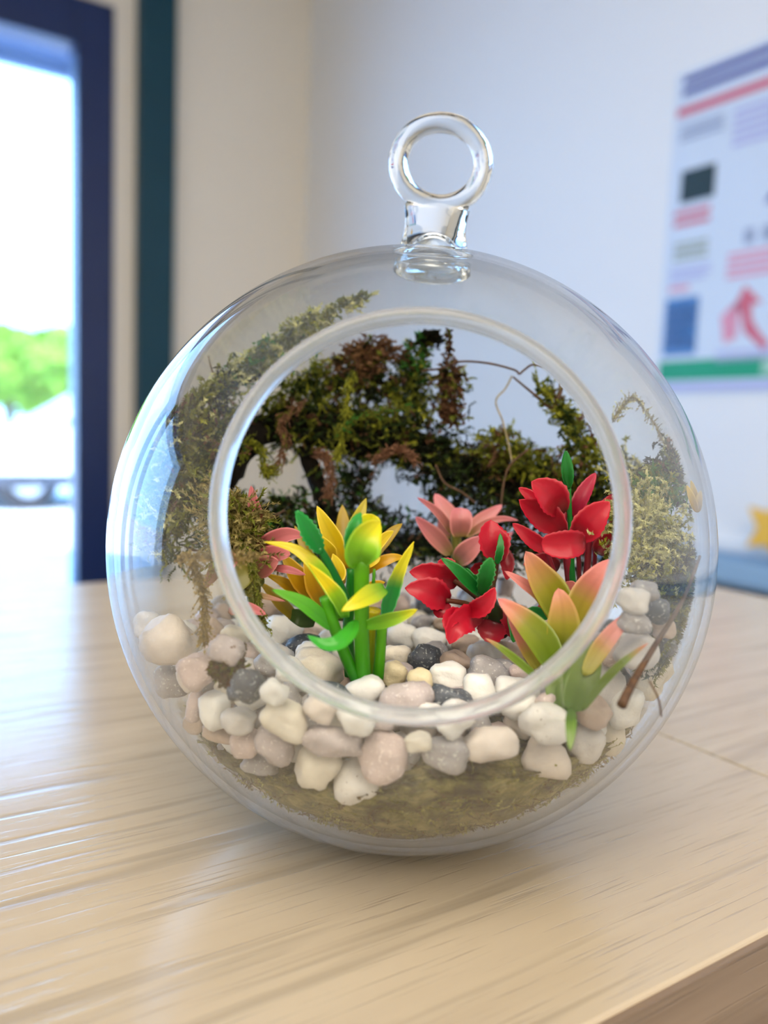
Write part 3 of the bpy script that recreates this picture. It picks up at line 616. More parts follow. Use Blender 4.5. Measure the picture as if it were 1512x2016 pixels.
# ------------------------------------------------------------------ pebbles
def stone(name, c, var=.12, speck=None, rough=.5):
    m, t, b = mat(name); N = t.nodes.new; L = t.links.new; tcn = N('ShaderNodeTexCoord')
    oi = N('ShaderNodeObjectInfo'); ad = N('ShaderNodeVectorMath'); L(tcn.outputs['Object'], ad.inputs[0]); L(oi.outputs['Random'], ad.inputs[1])
    n = N('ShaderNodeTexNoise'); n.inputs['Scale'].default_value = 330; n.inputs['Detail'].default_value = 6; L(ad.outputs[0], n.inputs['Vector'])
    r = N('ShaderNodeValToRGB'); r.color_ramp.elements[0].position = .32; r.color_ramp.elements[1].position = .68
    r.color_ramp.elements[0].color = (*[max(0, x*(1-var)) for x in c], 1); r.color_ramp.elements[1].color = (*[min(1, x*(1+var)) for x in c], 1); L(n.outputs['Fac'], r.inputs[0]); out = r.outputs[0]
    n2 = N('ShaderNodeTexNoise'); n2.inputs['Scale'].default_value = 2200; n2.inputs['Detail'].default_value = 2; L(ad.outputs[0], n2.inputs['Vector'])
    if speck:
        r2 = N('ShaderNodeValToRGB'); r2.color_ramp.elements[0].position = speck[1]; r2.color_ramp.elements[1].position = speck[1]+.05; L(n2.outputs['Fac'], r2.inputs[0])
        mx = N('ShaderNodeMix'); mx.data_type = 'RGBA'; L(r2.outputs[0], mx.inputs[0]); L(out, mx.inputs[6]); mx.inputs[7].default_value = (*speck[0], 1); out = mx.outputs[2]
    L(out, b.inputs['Base Color']); b.inputs['Roughness'].default_value = rough
    bp = N('ShaderNodeBump'); bp.inputs['Strength'].default_value = .35; bp.inputs['Distance'].default_value = .00025; L(n2.outputs['Fac'], bp.inputs['Height']); L(bp.outputs[0], b.inputs['Normal']); return m
ST = {'white': stone('white_stone', (.83, .84, .82), .08), 'cream': stone('cream_stone', (.75, .71, .61), .12), 'beige': stone('beige_stone', (.68, .62, .56), .12), 'pink': stone('pink_stone', (.60, .50, .475), .15, ((.75, .66, .62), .60)),
      'tan': stone('tan_stone', (.54, .435, .36), .18), 'grey': stone('grey_stone', (.37, .36, .37), .2, ((.6, .6, .58), .62)), 'mauve': stone('mauve_grey_stone', (.48, .43, .43), .15, ((.66, .62, .6), .62)),
      'slate': stone('slate_stone', (.085, .10, .125), .35, ((.35, .38, .38), .60)), 'pale grey': stone('pale_grey_stone', (.62, .61, .60), .13), 'spotted white': stone('spotted_white_stone', (.80, .79, .76), .08, ((.25, .2, .16), .68)), 'yellow': stone('yellow_stone', (.74, .66, .44), .12)}
def pebble_mesh(sx, sy, sz, seed, sub=3):
    bm = bmesh.new(); bmesh.ops.create_icosphere(bm, subdivisions=sub, radius=1); s = Vector((seed*7.31, seed*3.17, seed*1.7))
    for v in bm.verts:
        c = v.co.copy(); k = 1+.32*noise.noise(c*1.15+s)+.10*noise.noise(c*2.6+s)
        e = (abs(c.x)**2.7+abs(c.y)**2.7+abs(c.z)**2.7)**(-1/2.7)
        c = c*e*k; v.co = Vector((c.x*sx, c.y*sy, c.z*sz))
    me = bpy.data.meshes.new('pebble'); bm.to_mesh(me); bm.free(); return me
PEB = []   # placed: centre, mean radius
def pebble(c, w_, h_, dpt, rot, colour, label, group=None):
    me = pebble_mesh(w_/2*.97, dpt/2, h_/2*.97, len(PEB)+1)
    o = link('pebble', me, ST[colour], None, c, True)
    rm = CAMR @ Matrix(((1, 0, 0), (0, 0, -1), (0, 1, 0))).transposed().inverted() if False else Matrix.Rotation(0, 3, 'Z')
    o.rotation_euler = (0, rot, 0); prop(o, label, 'pebble', group); PEB.append((Vector(c), (w_+h_+dpt)/6, o)); return o
# side: g = lies against the front glass, t = on top of the bed inside the opening
PL = [
 ('g', 331, 1262, 105, 90, 0, 'beige', 'largest pinkish beige pebble at far left behind the glass'),
 ('g', 283, 1232, 50, 50, 0, 'pale grey', 'pale pebble outermost at upper left of the largest beige pebble'),
 ('g', 388, 1319, 66, 66, -.5, 'pink', 'pale pink pebble left of the small brown moss tuft'),
 ('g', 341, 1341, 72, 58, 0, 'grey', 'speckled grey pebble under the largest beige pebble'),
 ('g', 445, 1283, 64, 50, .4, 'mauve', 'mauve grey pebble behind the lower left rim above the moss tuft'),
 ('g', 484, 1351, 62, 68, .2, 'slate', 'dark speckled grey pebble left of the lower left rim'),
 ('g', 423, 1398, 55, 70, -.3, 'white', 'whitish pebble below the small moss tuft'),
 ('g', 384, 1391, 32, 60, .1, 'pink', 'narrow upright pink pebble left of the whitish one below the tuft'),
 ('g', 470, 1418, 66, 48, 0, 'pale grey', 'pale flat pebble under the dark speckled pebble'),
 ('g', 430, 1444, 60, 30, .2, 'tan', 'thin orange brown pebble at lower left'),
 ('g', 377, 1428, 40, 40, .4, 'tan', 'small brownish pebble at the lower left edge of the pile'),
 ('g', 484, 1466, 52, 55, 0, 'pink', 'pinkish grey pebble below the pale flat one at left'),
 ('g', 541, 1466, 76, 60, .5, 'mauve', 'tilted grey mauve pebble under the lower left rim'),
 ('g', 446, 1487, 50, 42, .5, 'grey', 'small grey brown pebble at the lower left border of the pile'),
 ('g', 512, 1506, 62, 40, .1, 'grey', 'dark grey pebble just above the soil at lower left'),
 ('g', 534, 1543, 76, 40, .3, 'beige', 'tan pebble lowest at left on the soil'),
 ('g', 562, 1414, 92, 62, .6, 'cream', 'long cream pebble slanting beneath the lower left rim'),
 ('g', 538, 1362, 52, 46, .4, 'white', 'white pebble half behind the lower left rim'),
 ('g', 659, 1459, 116, 52, .1, 'mauve', 'long grey mauve pebble lying flat below the rim'),
 ('g', 627, 1508, 76, 86, .3, 'cream', 'upright cream pebble under the long grey mauve one'),
 ('g', 706, 1536, 90, 84, -.3, 'spotted white', 'rounded speckled white pebble lowest in the middle'),
 ('g', 758, 1490, 94, 84, 0, 'pink', 'squarish dusty pink pebble under the rim at centre'),
 ('g', 880, 1482, 90, 62, .1, 'grey', 'flat sided grey pebble under the rim right of centre'),
 ('g', 824, 1462, 50, 36, 0, 'cream', 'small pale pebble between the dusty pink and grey ones'),
 ('g', 965, 1465, 98, 60, -.1, 'beige', 'wide pinkish white pebble under the rim, stained with moss'),
 ('g', 1073, 1422, 92, 74, .2, 'spotted white', 'bright white pebble with dark pits at the lower right rim'),
 ('g', 1073, 1491, 86, 74, .2, 'beige', 'pinkish beige pebble below the pitted white one'),
 ('g', 1152, 1460, 62, 74, .3, 'pale grey', 'grey pebble right of the green plant stem'),
 ('g', 1200, 1453, 48, 62, .3, 'cream', 'cream pebble at the right of the grey one by the stem'),
 ('g', 1230, 1394, 68, 76, 0, 'white', 'white pebble at the foot of the leaning twig'),
 ('h', 1192, 1350, 72, 88, .4, 'pale grey', 'pale grey pebble behind the thin green leaf at right'),
 ('g', 1288, 1334, 66, 88, .5, 'cream', 'cream pebble right of the leaning twig'),
 ('g', 1256, 1284, 74, 70, .3, 'pale grey', 'large pale pebble crossed by the twig'),
 ('g', 1248, 1226, 62, 44, .1, 'grey', 'striped grey pebble above the large pale one at right'),
 ('g', 1246, 1184, 60, 50, .2, 'pale grey', 'greenish grey pebble under the pale lichen'),
 ('g', 1294, 1202, 46, 50, 0, 'slate', 'dark slate pebble beside the dark moss strip'),
 ('g', 1270, 1164, 50, 38, 0, 'grey', 'blue grey pebble topmost at the right'),
 ('g', 1312, 1272, 34, 38, 0, 'slate', 'small dark blue pebble at the right border of the pile'),
 ('h', 1208, 1284, 42, 56, .1, 'pink', 'pink pebble behind the pink green leaves at right'),
 ('g', 1306, 1240, 40, 36, 0, 'tan', 'small brown pebble right of the twig'),
 ('t', 557, 1247, 70, 64, .2, 'white', 'creamy white pebble right of the drooping moss strand'),
 ('t', 493, 1233, 42, 38, 0, 'pale grey', 'small pale pebble under the lowest pink leaf'),
 ('t', 551, 1290, 50, 36, .3, 'pale grey', 'grey and white pebble below the creamy white one at left'),
 ('t', 518, 1272, 32, 28, .3, 'slate', 'small blue grey pebble beside the left rim'),
 ('t', 600, 1274, 66, 46, 0, 'slate', 'dark blue grey pebble behind the curled green leaf'),
 ('t', 626, 1316, 92, 64, .2, 'cream', 'large cream pebble left of the green stems'),
 ('t', 574, 1328, 66, 56, .4, 'white', 'white pebble inside the lower left rim'),
 ('t', 648, 1370, 80, 46, .3, 'slate', 'dark blue grey pebble in front of the large cream one'),
 ('t', 718, 1362, 76, 56, -.3, 'white', 'glossy white pebble at the foot of the green stems'),
 ('t', 778, 1292, 54, 42, 0, 'cream', 'cream pebble right of the green stems'),
 ('t', 777, 1327, 46, 46, .2, 'yellow', 'yellowish pebble right of the glossy white one'),
 ('t', 792, 1253, 58, 48, .1, 'white', 'white pebble behind the cream one right of the stems'),
 ('t', 846, 1262, 62, 44, .2, 'white', 'white pebble left of the heart shaped red leaf'),
 ('t', 837, 1300, 62, 54, -.2, 'slate', 'dark slate pebble in the middle of the opening'),
 ('t', 916, 1268, 55, 36, .1, 'tan', 'pinkish brown pebble under the heart shaped red leaf'),
 ('t', 899, 1304, 56, 40, .4, 'tan', 'pinkish tan pebble right of the dark slate one'),
 ('t', 955, 1288, 72, 46, .3, 'pale grey', 'white veined pebble in front of the centre red plant'),
 ('t', 959, 1328, 72, 58, .3, 'grey', 'round grey pebble in front of the white veined one'),
 ('t', 880, 1332, 76, 52, .1, 'white', 'plump white pebble in front of the dark slate one'),
 ('t', 826, 1342, 44, 46, 0, 'yellow', 'pale yellow pebble left of the plump white one'),
 ('t', 797, 1378, 96, 74, -.5, 'mauve', 'large light grey mauve pebble near the front of the opening'),
 ('t', 944, 1360, 56, 66, -.5, 'white', 'white egg shaped pebble right of the blue slate pebble'),
 ('t', 884, 1374, 80, 44, .2, 'slate', 'blue slate pebble near the front of the opening'),
 ('t', 1002, 1290, 84, 44, .1, 'tan', 'flat tan pebble left of the pink green plant'),
 ('t', 1008, 1356, 60, 44, .1, 'white', 'white pebble next to the lower right rim'),
 ('t', 848, 1408, 54, 44, .2, 'white', 'white pebble touching the bottom of the rim'),
 ('t', 905, 1404, 56, 42, .1, 'pale grey', 'grey white pebble at the bottom rim, right of the white one'),
 ('t', 748, 1412, 70, 40, .2, 'mauve', 'mauve pebble at the bottom rim, left of the white one'),
 ('t', 1022, 1326, 42, 30, 0, 'pink', 'small pink pebble behind the white one at the right rim'),
 ('t', 1068, 1248, 34, 36, 0, 'white', 'small white pebble between the pink green leaves'),
 ('t', 1022, 1170, 30, 36, .1, 'pink', 'small pinkish pebble between the two red plants'),
 ('t', 1022, 1130, 44, 44, 0, 'mauve', 'mauve pebble behind the gap between the red plants'),
 ('t', 870, 1224, 34, 28, 0, 'tan', 'small tan pebble under the centre red petals'),
 ('t', 832, 1226, 38, 30, 0, 'grey', 'small dark grey pebble left under the centre red petals'),
 ('t', 985, 1092, 40, 34, 0, 'slate', 'slate pebble at the back behind the centre red plant'),
 ('t', 1040, 1090, 36, 30, 0, 'grey', 'grey pebble at the back between the red plants'),
]
for kind, x, y, w_, h_, a, col, lab in PL:
    rm = (w_+h_)/4*.1/F
    if kind in 'gh':
        c, d = hit_sphere(x, y, .0470-rm*1.0)
        if kind == 'h': c = CAMP+(c-CAMP)*1.09; d *= 1.09
    else:
        c, d = hit_z(x, y, .0325-(.0012 if y > 1390 else 0))
        if (c-GC).length > .0465-rm: c, d = hit_sphere(x, y, .0465-rm) if y > 1300 else (clampin(c, .0465-rm), d)
    k = d/F; pebble(c, w_*k*1.08, h_*k*1.08, (w_+h_)/2*k*.85, a, col, lab)
# spread overlapping stones a little along the line of sight
for it in range(30):
    for i in range(len(PEB)):
        for j in range(i):
            a, ra, oa = PEB[i]; b, rb, ob = PEB[j]; d = a-b; ov = (ra+rb)*.86-d.length
            if ov > 0:
                far, near = (i, j) if (a-CAMP).length > (b-CAMP).length else (j, i)
                c, r_, o_ = PEB[far]; v = (c-CAMP).normalized(); c2 = c+v*ov*.5
                if (c2-GC).length < .0465-r_ and c2.z > .017:
                    PEB[far] = (c2, r_, o_)
for c, r_, o_ in PEB: 
    o_.location = c
    s = 1.0
# filler pebbles between and below
cols = ['white', 'cream', 'beige', 'pink', 'grey', 'mauve', 'slate', 'pale grey', 'white', 'tan']; cand = []
for _ in range(60000):
    p = GC+Vector(rng.uniform(-.044, .044, 3)); r_ = rng.uniform(.0019, .0027)
    if not (max(.0205, bed_top(p.x, p.y)+r_*.7) < p.z < .0338-.4*r_): continue
    if (p-GC).length > .0466-r_: continue
    if any((p-c).length < (r_+rr)*.93 for c, rr, _o in PEB) or any((p-c).length < (r_+rr)*.93 for c, rr in cand): continue
    if (p-(GC+NAX*hz)).dot(NAX) > -.003: continue      # keep clear of the opening
    cand.append((p, r_))
    if len(cand) > 420: break
allb = [(c, r_) for c, r_, _o in PEB]+cand; fill = 0
def seen(p, r_):
    for k in range(26):
        z = 1-2*(k+.5)/26; a = k*2.4; q = p+Vector((sqrt(1-z*z)*cos(a), sqrt(1-z*z)*sin(a), z))*r_; d = CAMP-q; L_ = d.length; d.normalize(); ok = True
        for c, rr in allb:
            if (c-p).length < 1e-7: m = (c-q).dot(d); ok = m < 0.0002 and ok
            else:
                m = (c-q).dot(d)
                if m > 0 and ((c-q)-d*m).length < rr*.88: ok = False
            if not ok: break
        if ok: return True
    return False
seenlab = {}
WORD = {'white': 'white', 'cream': 'cream', 'beige': 'beige', 'pink': 'pink', 'grey': 'grey', 'mauve': 'mauve', 'slate': 'dark slate', 'pale grey': 'pale grey', 'tan': 'tan'}
for p, r_ in cand:
    if not seen(p, r_): continue
    c = cols[rng.integers(len(cols))]; px, py = proj(p)
    near = min(range(len(PL)), key=lambda i: (PL[i][1]-px)**2+(PL[i][2]-py)**2); q = PL[near]; dx, dy = px-q[1], py-q[2]
    side = ('left of' if dx < 0 else 'right of') if abs(dx) > abs(dy) else ('above' if dy < 0 else 'below')
    short = ' '.join(q[7].split()[:11]); lab = 'small %s pebble just %s the %s' % (WORD[c], side, short)
    if lab in seenlab: continue
    seenlab[lab] = 1
    pebble(p, r_*2.1, r_*1.8, r_*2, rng.uniform(-1, 1), c, ' '.join(lab.split()[:16]), 'pebbles of the gravel bed'); fill += 1
for c, r_, o_ in PEB: o_['group'] = 'pebbles of the gravel bed'
print('pebbles', len(PL), 'fill', fill)

# ------------------------------------------------------------------ plastic plants
def lin(c): return tuple(((x/255)/12.92 if x <= 10 else ((x/255+.055)/1.055)**2.4) for x in c)
def gradcol(stops, s):
    for (a, c), (b, d) in zip(stops, stops[1:]):
        if s <= b: t = 0 if b == a else max(0, (s-a)/(b-a)); return tuple(x+(y-x)*t for x, y in zip(c, d))
    return stops[-1][1]
SHAPE = {'leaf': lambda s: (sin(pi*min(1, s**.75*.97+.03))**.75), 'lance': lambda s: max(.02, (min(1, .45+s*1.4))*(1-s**2.6)), 'oval': lambda s: max(.03, sqrt(max(0, 1-(2*s-1)**2))), 'spade': lambda s: max(.02, (s/.38)**.5 if s < .38 else (1-((s-.38)/.62)**2.2)), 'bud': lambda s: max(.25, sin(pi*min(1, s*.85+.1)))}
def leaf(parent, pts, w_, cols, shape='leaf', twist=0, cup=.25, name='leaf', serr=0, n=14, th=.00035, facing=None):
    """thick cupped leaf along a path of (px, py, depth); w_ is its full width in pixels"""
    pp = smoothpath([P(*p) for p in pts], n); Tn = frames(pp); d0 = pts[len(pts)//2][2]; hw = w_/2*d0/F; m = 9
    vs, cs, fs = [], [], []; fn = SHAPE[shape]
    for side in (0, 1):
        for i in range(n):
            s = i/(n-1); t = Tn[i]; view = (facing or (CAMP-pp[i])).normalized(); sd = t.cross(view)
            if sd.length < .05: sd = t.orthogonal()
            sd.normalize(); nn = sd.cross(t).normalized()
            if nn.dot(view) < 0: nn = -nn
            R = Matrix.Rotation(twist, 3, t); sd = R @ sd; nn = R @ nn
            wv = hw*fn(s)*(1+(serr*(1 if (i % 2) else -1) if 0 < i < n-1 else 0))
            for k in range(m):
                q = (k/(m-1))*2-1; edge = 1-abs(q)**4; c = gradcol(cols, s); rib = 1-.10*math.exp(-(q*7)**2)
                vs.append(pp[i]+sd*wv*q+nn*(cup*wv*(q*q-.35))*1.0+nn*(th*(.5 if side == 0 else -.5)*edge)); cs.append(tuple(x*rib for x in c))
    o = n*m
    for i in range(n-1):
        for k in range(m-1):
            a = i*m+k; fs.append((a, a+1, a+m+1, a+m)); a += o; fs.append((a, a+m, a+m+1, a+1))
        for k in (0, m-1):
            a = i*m+k; fs.append((a, a+m, a+m+o, a+o) if k == 0 else (a, a+o, a+m+o, a+m))
    for k in range(m-1):
        fs.append((k, k+o, k+1+o, k+1)); a = (n-1)*m+k; fs.append((a, a+1, a+1+o, a+o))
    L0 = parent.location; ob = link(name, mesh([v-L0 for v in vs], fs, cs), M['plastic'], parent, smooth=True); return ob
def pstem(parent, pts, w0, w1, cols, name='stem', n=14):
    pp = [P(*p) for p in pts]; d = pts[0][2]; vs, fs = tube(pp, lambda s: (w0+(w1-w0)*s)/2*d/F, 10, n)
    cs = [gradcol(cols, (i//10)/(n-1)) for i in range(len(vs))]
    return link(name, mesh([v-parent.location for v in vs], fs, cs), M['plastic'], parent, smooth=True)
def grad(*a): return [(s, lin(c)) for s, c in a]
G1, G2, Y1, Y2 = (60, 150, 20), (20, 130, 45), (225, 215, 20), (150, 190, 20)
def plant(name, label, px, py, d): p = P(px, py, d); return empty(name, p, label=label, cat='artificial plant')

# A: bright green and yellow plant in front
a = plant('artificial_succulent', 'bright green and yellow plastic plant with thick stems in front of the opening', 712, 1340, .117); D = .113
gs = grad((0, (50, 150, 20)), (1, (110, 190, 20)))
pstem(a, [(704, 1342, .116), (680, 1290, .115), (655, 1225, .113), (640, 1175, .112)], 25, 24, grad((0, (25, 120, 20)), (1, (90, 185, 20))))
pstem(a, [(716, 1340, .116), (712, 1260, .114), (712, 1180, .112), (712, 1100, .110)], 30, 30, gs)
pstem(a, [(744, 1336, .118), (748, 1290, .117), (752, 1215, .116)], 23, 22, gs)
pstem(a, [(690, 1330, .120), (685, 1250, .119), (688, 1190, .118), (692, 1120, .117)], 24, 18, grad((0, (20, 110, 25)), (1, (30, 140, 30))))
pstem(a, [(728, 1325, .121), (730, 1250, .120), (735, 1200, .119)], 24, 30, grad((0, (90, 150, 20)), (1, (215, 200, 20))))
gy = grad((0, (90, 180, 25)), (.45, (150, 200, 25)), (.6, (235, 215, 15)), (1, (240, 225, 30)))
leaf(a, [(672, 1215, .114), (650, 1160, .113), (618, 1110, .112), (575, 1078, .112), (519, 1067, .112)], 34, gy, 'lance', .2)
leaf(a, [(680, 1215, .112), (668, 1180, .110), (642, 1145, .109), (606, 1108, .108)], 36, gy, 'lance', -.2)
pstem(a, [(688, 1195, .115), (672, 1160, .114), (650, 1115, .113), (628, 1078, .112)], 20, 15, grad((0, G2), (1, (15, 125, 50))))
leaf(a, [(632, 1088, .112), (610, 1050, .111), (584, 1006, .110)], 38, grad((0, (15, 125, 50)), (1, (40, 165, 70))), 'bud', .1, .5, 'bud', .10, 20, .0008)
leaf(a, [(655, 1238, .113), (620, 1205, .111), (583, 1180, .110), (535, 1161, .109)], 32, grad((0, (60, 160, 30)), (1, (110, 190, 50))), 'leaf', .3)
leaf(a, [(698, 1222, .109), (690, 1245, .106), (665, 1268, .104), (632, 1268, .104), (606, 1251, .104)], 36, grad((0, (70, 180, 40)), (1, (60, 175, 60))), 'leaf', .5, .5)
yb = grad((0, (110, 190, 35)), (.5, (140, 200, 35)), (.8, (225, 220, 20)), (1, (235, 225, 30)))
leaf(a, [(706, 1116, .110), (710, 1088, .107), (724, 1055, .107), (748, 1028, .109)], 72, yb, 'spade', .25, .55, 'flower_bud')
leaf(a, [(708, 1095, .113), (718, 1065, .113), (728, 1030, .113), (733, 1012, .113)], 50, yb, 'oval', -.1, .4, 'flower_bud')
leaf(a, [(686, 1095, .108), (690, 1060, .107), (700, 1030, .107), (709, 1012, .108)], 30, grad((0, (15, 120, 50)), (1, (60, 170, 70))), 'bud', .2, .4, 'bud', .04, 16, .0007)
leaf(a, [(757, 1158, .111), (735, 1168, .108), (705, 1185, .106), (672, 1203, .105)], 46, grad((0, (80, 180, 40)), (.4, (190, 205, 30)), (1, (245, 225, 30))), 'lance', .2, .3)
leaf(a, [(758, 1218, .116), (768, 1175, .115), (785, 1125, .114), (815, 1066, .114)], 34, grad((0, (30, 140, 60)), (.5, (40, 150, 60)), (.7, (220, 215, 30)), (1, (240, 225, 30))), 'leaf', .4, .4, serr=.04)
leaf(a, [(715, 1232, .113), (755, 1222, .111), (790, 1212, .110), (822, 1200, .110)], 30, grad((0, (90, 180, 30)), (.6, (150, 195, 40)), (1, (235, 220, 30))), 'leaf', .3, .5)
pstem(a, [(735, 1150, .115), (737, 1120, .115)], 8, 5, gs, 'nub', 5)

# B: yellow rosette behind
b_ = plant('artificial_succulent', 'yellow plastic rosette plant behind the green stems', 650, 1215, .134); D = .134
yl = grad((0, (200, 150, 10)), (.3, (225, 195, 20)), (1, (238, 215, 40))); ya = grad((0, (120, 130, 20)), (.3, (205, 150, 15)), (1, (225, 185, 25))); yd = grad((0, (110, 100, 15)), (.5, (170, 140, 25)), (1, (190, 160, 35)))
pstem(b_, [(650, 1218, .134), (655, 1160, .134), (665, 1090, .134)], 60, 44, grad((0, (50, 90, 20)), (1, (200, 150, 20))))
for pts, w_, c in [
  ([(680, 1120, .133), (660, 1070, .131), (640, 1030, .130), (624, 996, .130)], 42, yl), ([(675, 1110, .139), (676, 1050, .141), (674, 994, .143)], 40, yd),
  ([(690, 1110, .136), (698, 1050, .136), (708, 1015, .137), (721, 981, .138)], 38, grad((0, (190, 170, 20)), (1, (205, 190, 60)))), ([(730, 1105, .135), (752, 1072, .135), (775, 1045, .136), (792, 1031, .137)], 28, yd),
  ([(700, 1110, .131), (735, 1080, .130), (760, 1055, .130), (775, 1045, .130)], 26, yl),
  ([(715, 1130, .133), (748, 1108, .131), (775, 1098, .131), (797, 1097, .132)], 26, ya), ([(705, 1118, .130), (735, 1105, .129), (749, 1098, .129)], 22, yl), ([(700, 1170, .132), (735, 1152, .130), (758, 1146, .130)], 22, ya),
  ([(655, 1100, .130), (645, 1080, .128), (630, 1055, .127)], 34, yl),
  ([(628, 1195, .132), (598, 1150, .129), (575, 1118, .128), (556, 1090, .128)], 46, ya), ([(640, 1195, .129), (625, 1160, .127), (612, 1125, .126), (600, 1100, .126)], 48, ya),
  ([(600, 1180, .131), (575, 1158, .130), (550, 1142, .129), (522, 1130, .129)], 26, ya), ([(590, 1225, .134), (560, 1195, .133), (535, 1168, .133), (512, 1146, .133)], 30, yd),
  ([(615, 1110, .135), (600, 1075, .136), (580, 1035, .137)], 26, yd), ([(650, 1140, .128), (665, 1125, .127), (655, 1090, .127)], 40, yl),
  ([(620, 1225, .134), (590, 1215, .133), (560, 1205, .134)], 40, grad((0, (40, 70, 20)), (1, (70, 100, 25))))]:
    leaf(b_, pts, w_, c, 'lance', random.uniform(-.3, .3), .35)

# C: pink plant at left
c_ = plant('artificial_succulent', 'dusty pink plastic plant at the left side of the opening', 495, 1225, .128)
pk = grad((0, (165, 120, 90)), (.25, (205, 110, 115)), (1, (222, 130, 135))); og = grad((0, (110, 120, 40)), (1, (130, 125, 60)))
pstem(c_, [(500, 1228, .128), (500, 1160, .127), (505, 1085, .127)], 32, 22, og)
for pts, w_, c, s in [
  ([(503, 1065, .127), (505, 1030, .126), (500, 995, .126), (494, 956, .126)], 32, grad((0, (190, 110, 110)), (1, (215, 120, 125))), 'leaf'), ([(490, 1040, .131), (482, 1012, .131), (478, 985, .131)], 12, pk, 'leaf'),
  ([(503, 1088, .125), (530, 1068, .123), (565, 1052, .122), (600, 1054, .122)], 38, pk, 'leaf'), ([(505, 1078, .126), (500, 1062, .124), (506, 1046, .123)], 26, pk, 'oval'), ([(507, 1100, .123), (530, 1092, .122), (555, 1090, .121), (572, 1092, .121)], 36, pk, 'leaf'),
  ([(500, 1125, .123), (525, 1112, .121), (548, 1103, .120)], 44, grad((0, (150, 120, 80)), (.4, (200, 120, 115)), (1, (220, 135, 135))), 'leaf'),
  ([(540, 1118, .122), (570, 1122, .121), (602, 1132, .121)], 16, pk, 'leaf'),
  ([(495, 1100, .120), (478, 1125, .118), (462, 1150, .117), (452, 1165, .117)], 52, grad((0, (140, 130, 60)), (1, (115, 120, 45))), 'leaf'),
  ([(462, 1090, .118), (450, 1110, .117), (445, 1150, .116)], 30, pk, 'leaf'), ([(470, 1165, .119), (510, 1172, .118), (562, 1184, .118)], 14, grad((0, (110, 125, 40)), (.5, (140, 125, 60)), (1, (210, 120, 120))), 'leaf'),
  ([(450, 1205, .118), (475, 1197, .117), (500, 1200, .116), (524, 1210, .116)], 26, pk, 'leaf'), ([(520, 1140, .126), (500, 1150, .125), (480, 1165, .124)], 22, og, 'leaf'),
  ([(470, 1120, .125), (440, 1100, .124), (420, 1130, .122), (395, 1165, .120)], 34, grad((0, (140, 130, 70)), (1, (170, 130, 120))), 'leaf')]:
    leaf(c_, pts, w_, c, s, random.uniform(-.2, .2), .3)

# D: pink plant at the back
d_ = plant('artificial_succulent', 'pink star shaped plastic plant at the back between yellow and red plants', 900, 1130, .152)
pd = grad((0, (150, 150, 60)), (.25, (212, 140, 130)), (1, (226, 134, 148)))
pstem(d_, [(898, 1135, .152), (899, 1090, .150), (897, 1045, .149)], 24, 20, grad((0, (120, 125, 45)), (1, (150, 150, 70))))
for pts, w_, s in [
  ([(895, 1050, .151), (885, 1020, .152), (870, 995, .153), (856, 972, .154)], 38, 'leaf'), ([(890, 1050, .147), (872, 1020, .145), (850, 998, .144), (821, 979, .143)], 18, 'leaf'),
  ([(906, 1058, .146), (907, 1025, .144), (907, 1000, .145)], 46, 'oval'), ([(915, 1056, .149), (940, 1032, .149), (965, 1012, .150), (989, 994, .151)], 30, 'leaf'),
  ([(922, 1052, .147), (955, 1030, .146), (990, 1021, .146), (1021, 1025, .146)], 15, 'leaf'), ([(888, 1092, .149), (862, 1062, .147), (840, 1040, .146), (818, 1017, .145)], 34, 'leaf'),
  ([(888, 1060, .153), (877, 1035, .155), (875, 1015, .156)], 34, 'leaf'), ([(900, 1106, .147), (915, 1090, .144), (935, 1072, .143), (955, 1056, .143)], 42, 'leaf'),
  ([(965, 1072, .149), (990, 1060, .149), (1010, 1048, .149)], 16, 'leaf'), ([(930, 1050, .154), (950, 1035, .155), (975, 1040, .156)], 22, 'leaf')]:
    leaf(d_, pts, w_, pd, s, random.uniform(-.2, .2), .35)

# E: red plant at the centre, leaning left
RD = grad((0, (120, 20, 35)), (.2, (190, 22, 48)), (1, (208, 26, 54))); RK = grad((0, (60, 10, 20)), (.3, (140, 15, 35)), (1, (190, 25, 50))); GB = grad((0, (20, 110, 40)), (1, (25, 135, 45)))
SB = grad((0, (70, 60, 30)), (1, (110, 60, 45)))
e_ = plant('artificial_succulent', 'red leaved plastic plant leaning left at the centre of the opening', 985, 1240, .134)
pstem(e_, [(985, 1242, .134), (970, 1210, .132), (955, 1170, .130), (948, 1140, .130)], 50, 26, grad((0, (40, 12, 15)), (1, (40, 80, 30))))
for pts, w0 in [([(955, 1190, .129), (925, 1165, .127), (893, 1142, .126)], 12), ([(955, 1205, .128), (915, 1188, .126), (878, 1182, .125)], 12), ([(958, 1215, .128), (930, 1210, .126), (915, 1208, .125)], 10), ([(965, 1180, .129), (975, 1130, .129), (978, 1100, .128)], 12), ([(960, 1200, .130), (965, 1180, .129)], 14)]:
    pstem(e_, pts, w0, w0*.8, SB)
